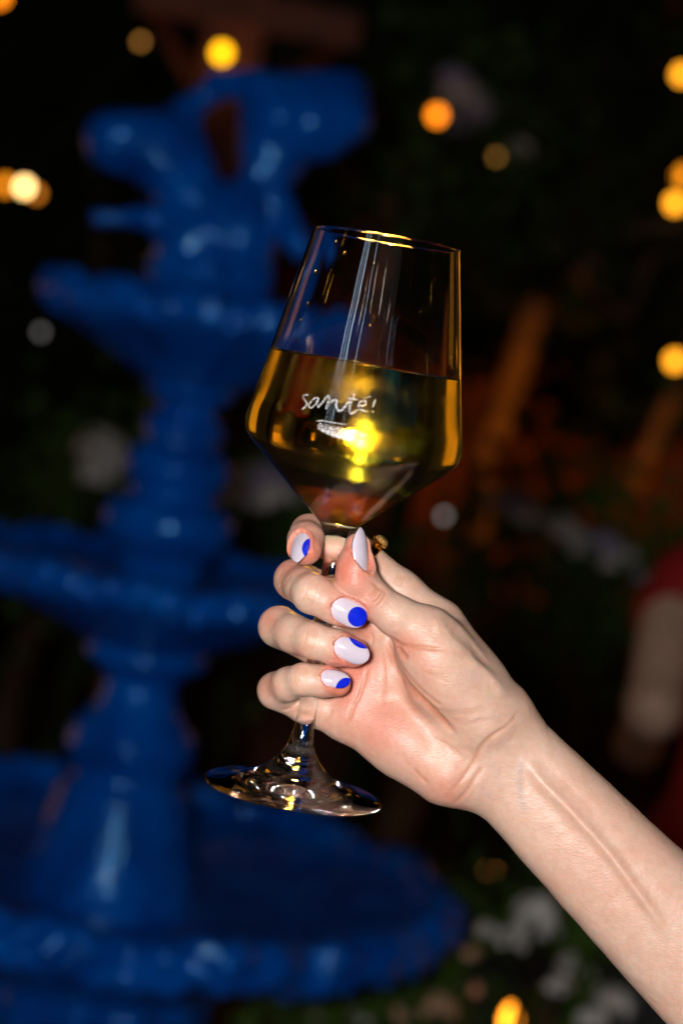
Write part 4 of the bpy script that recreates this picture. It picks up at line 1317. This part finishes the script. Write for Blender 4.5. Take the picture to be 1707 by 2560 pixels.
strand(1.3, .55, 1.5, 2.25, 'right')

# lit glass front of the restaurant on the right; unseen lit doors and an awning with bulbs, added to light wine and glass
PLASTER = simple('warm_plaster', (0.22, 0.16, 0.11), 0.85, 0.15, 4)
FRAME = simple('window_frame_paint', (0.05, 0.035, 0.025), 0.6)
PANE = emitter('lit_window_glow', (1.0, 0.34, 0.025), 1.25)
DOOR_GLOW = emitter('added_door_glow', (1.0, 0.36, 0.02), 0.68)  # amber doors out of view, added to edge the wine with orange
def facade(name, origin, face, width, height, wins, label):
    """wall standing at origin, its front turned to the point face"""
    t = tag(empty(name, origin), label, 'building')
    d = Vector(face) - Vector(origin)
    t.rotation_euler = (0, 0, math.atan2(d.y, d.x) - math.pi / 2)
    link('wall', pydata('wall', *box(0, -.15, height / 2, width, .3, height)), PLASTER, t, smooth=False)
    link('cornice', pydata('cornice', *box(0, -.1, height + .06, width + .2, .5, .12)), FRAME, t, smooth=False)
    for x, z, w_, h_, n, m in wins:
        fr = [box(x - w_ / 2 - .03, .03, z, .06, .06, h_ + .12), box(x + w_ / 2 + .03, .03, z, .06, .06, h_ + .12), box(x, .03, z + h_ / 2 + .03, w_, .06, .06), box(x, .03, z - h_ / 2 - .03, w_, .06, .06)]
        f_ = link('window', pydata('window', *joinvf(fr)), FRAME, t, smooth=False)
        for k in range(n):
            xx = x - w_ / 2 + w_ * (k + .5) / n
            link('pane', pydata('pane', *box(xx, .012, z, w_ / n - .07, .015, h_)), m, f_, smooth=False)
    return t
def polar(az, dist): return (g_ax.x + dist * math.sin(R(az)), g_ax.y + dist * math.cos(R(az)), 0)
g_ax = GL.copy(); eye = (g_ax.x, g_ax.y, 0)
facade('restaurant_front', polar(18.5, 8.0), eye, 2.6, 3.6, [(0, 2.35, 1.9, 1.1, 7, PANE)], 'restaurant front with a wide orange window of seven panes')
facade('glow_house', polar(-42, 5.0), eye, 3.0, 2.8, [(0, 1.05, 1.35, 1.8, 1, DOOR_GLOW)], 'unseen low house on the fountain side, amber door added to colour the wine edge')
facade('glow_house', polar(46, 5.0), eye, 3.0, 2.8, [(0, 1.05, 1.2, 1.8, 1, DOOR_GLOW)], 'unseen low house on the guest side, amber door added to colour the wine edge')
for k in range(7):
    q = Vector(polar(12.5 + 2.0 * k, 7.6)); q.z = 3.15 + .12 * math.sin(k * 2.2)
    bulb(0, 0, 0, .03, (1.0, .45, .05), 12, 'amber bulb strung above the wide orange restaurant window', 'bulbs above the restaurant window', pos=q)
AWN = simple('cream_canvas', (0.78, 0.76, 0.72), 0.8, 0.08, 8)  # canvas out of view, added to brighten the foot and lower wine
aw = tag(empty('awning', (g_ax.x, -2.2, 0)), 'cream canvas awning on four posts, added behind the photographer for the glass to reflect', 'awning')
v, f = [], []
for i in range(13):
    for j in range(9):
        v.append((-1.8 + .3 * i, -1.2 + .3 * j, 3.05 + .35 * math.sin(math.pi * j / 8) + .02 * math.cos(math.pi * i)))
for i in range(12):
    for j in range(8): f.append((i * 9 + j, i * 9 + j + 1, (i + 1) * 9 + j + 1, (i + 1) * 9 + j))
o_ = len(v); v += [(x, y, z + .01) for x, y, z in v]; f += [tuple(a + o_ for a in q[::-1]) for q in f]
link('canvas', pydata('canvas', v, f), AWN, aw)
for a in (-1.75, 1.75):
    for b in (-1.15, 1.15):
        link('post', pydata('post', *box(a, b, 1.53, .06, .06, 3.06)), DARKMETAL, aw, smooth=False)
for k in range(12):
    bulb(0, 0, 0, .022, (1.0, .88, .68), 10, 'warm white bulb added under the cream awning to light wine and glass', 'added bulbs under the awning', pos=(g_ax.x - 1.1 + .72 * (k % 4), -1.3 - .6 * (k // 4), 2.9))
# tiny hidden bulbs added straight behind the bowl to make the wine glow
for k, (px, py, r_) in enumerate([(852, 985, .0042), (905, 1012, .0042), (840, 1045, .0036), (890, 1075, .0046), (935, 1060, .0036)]):
    bulb(px, py, 1.22, r_, (1.0, .52, .06), 235, 'tiny golden bulb added behind the bowl to make the wine glow', 'added glow bulbs behind the wine', 'fairy light')
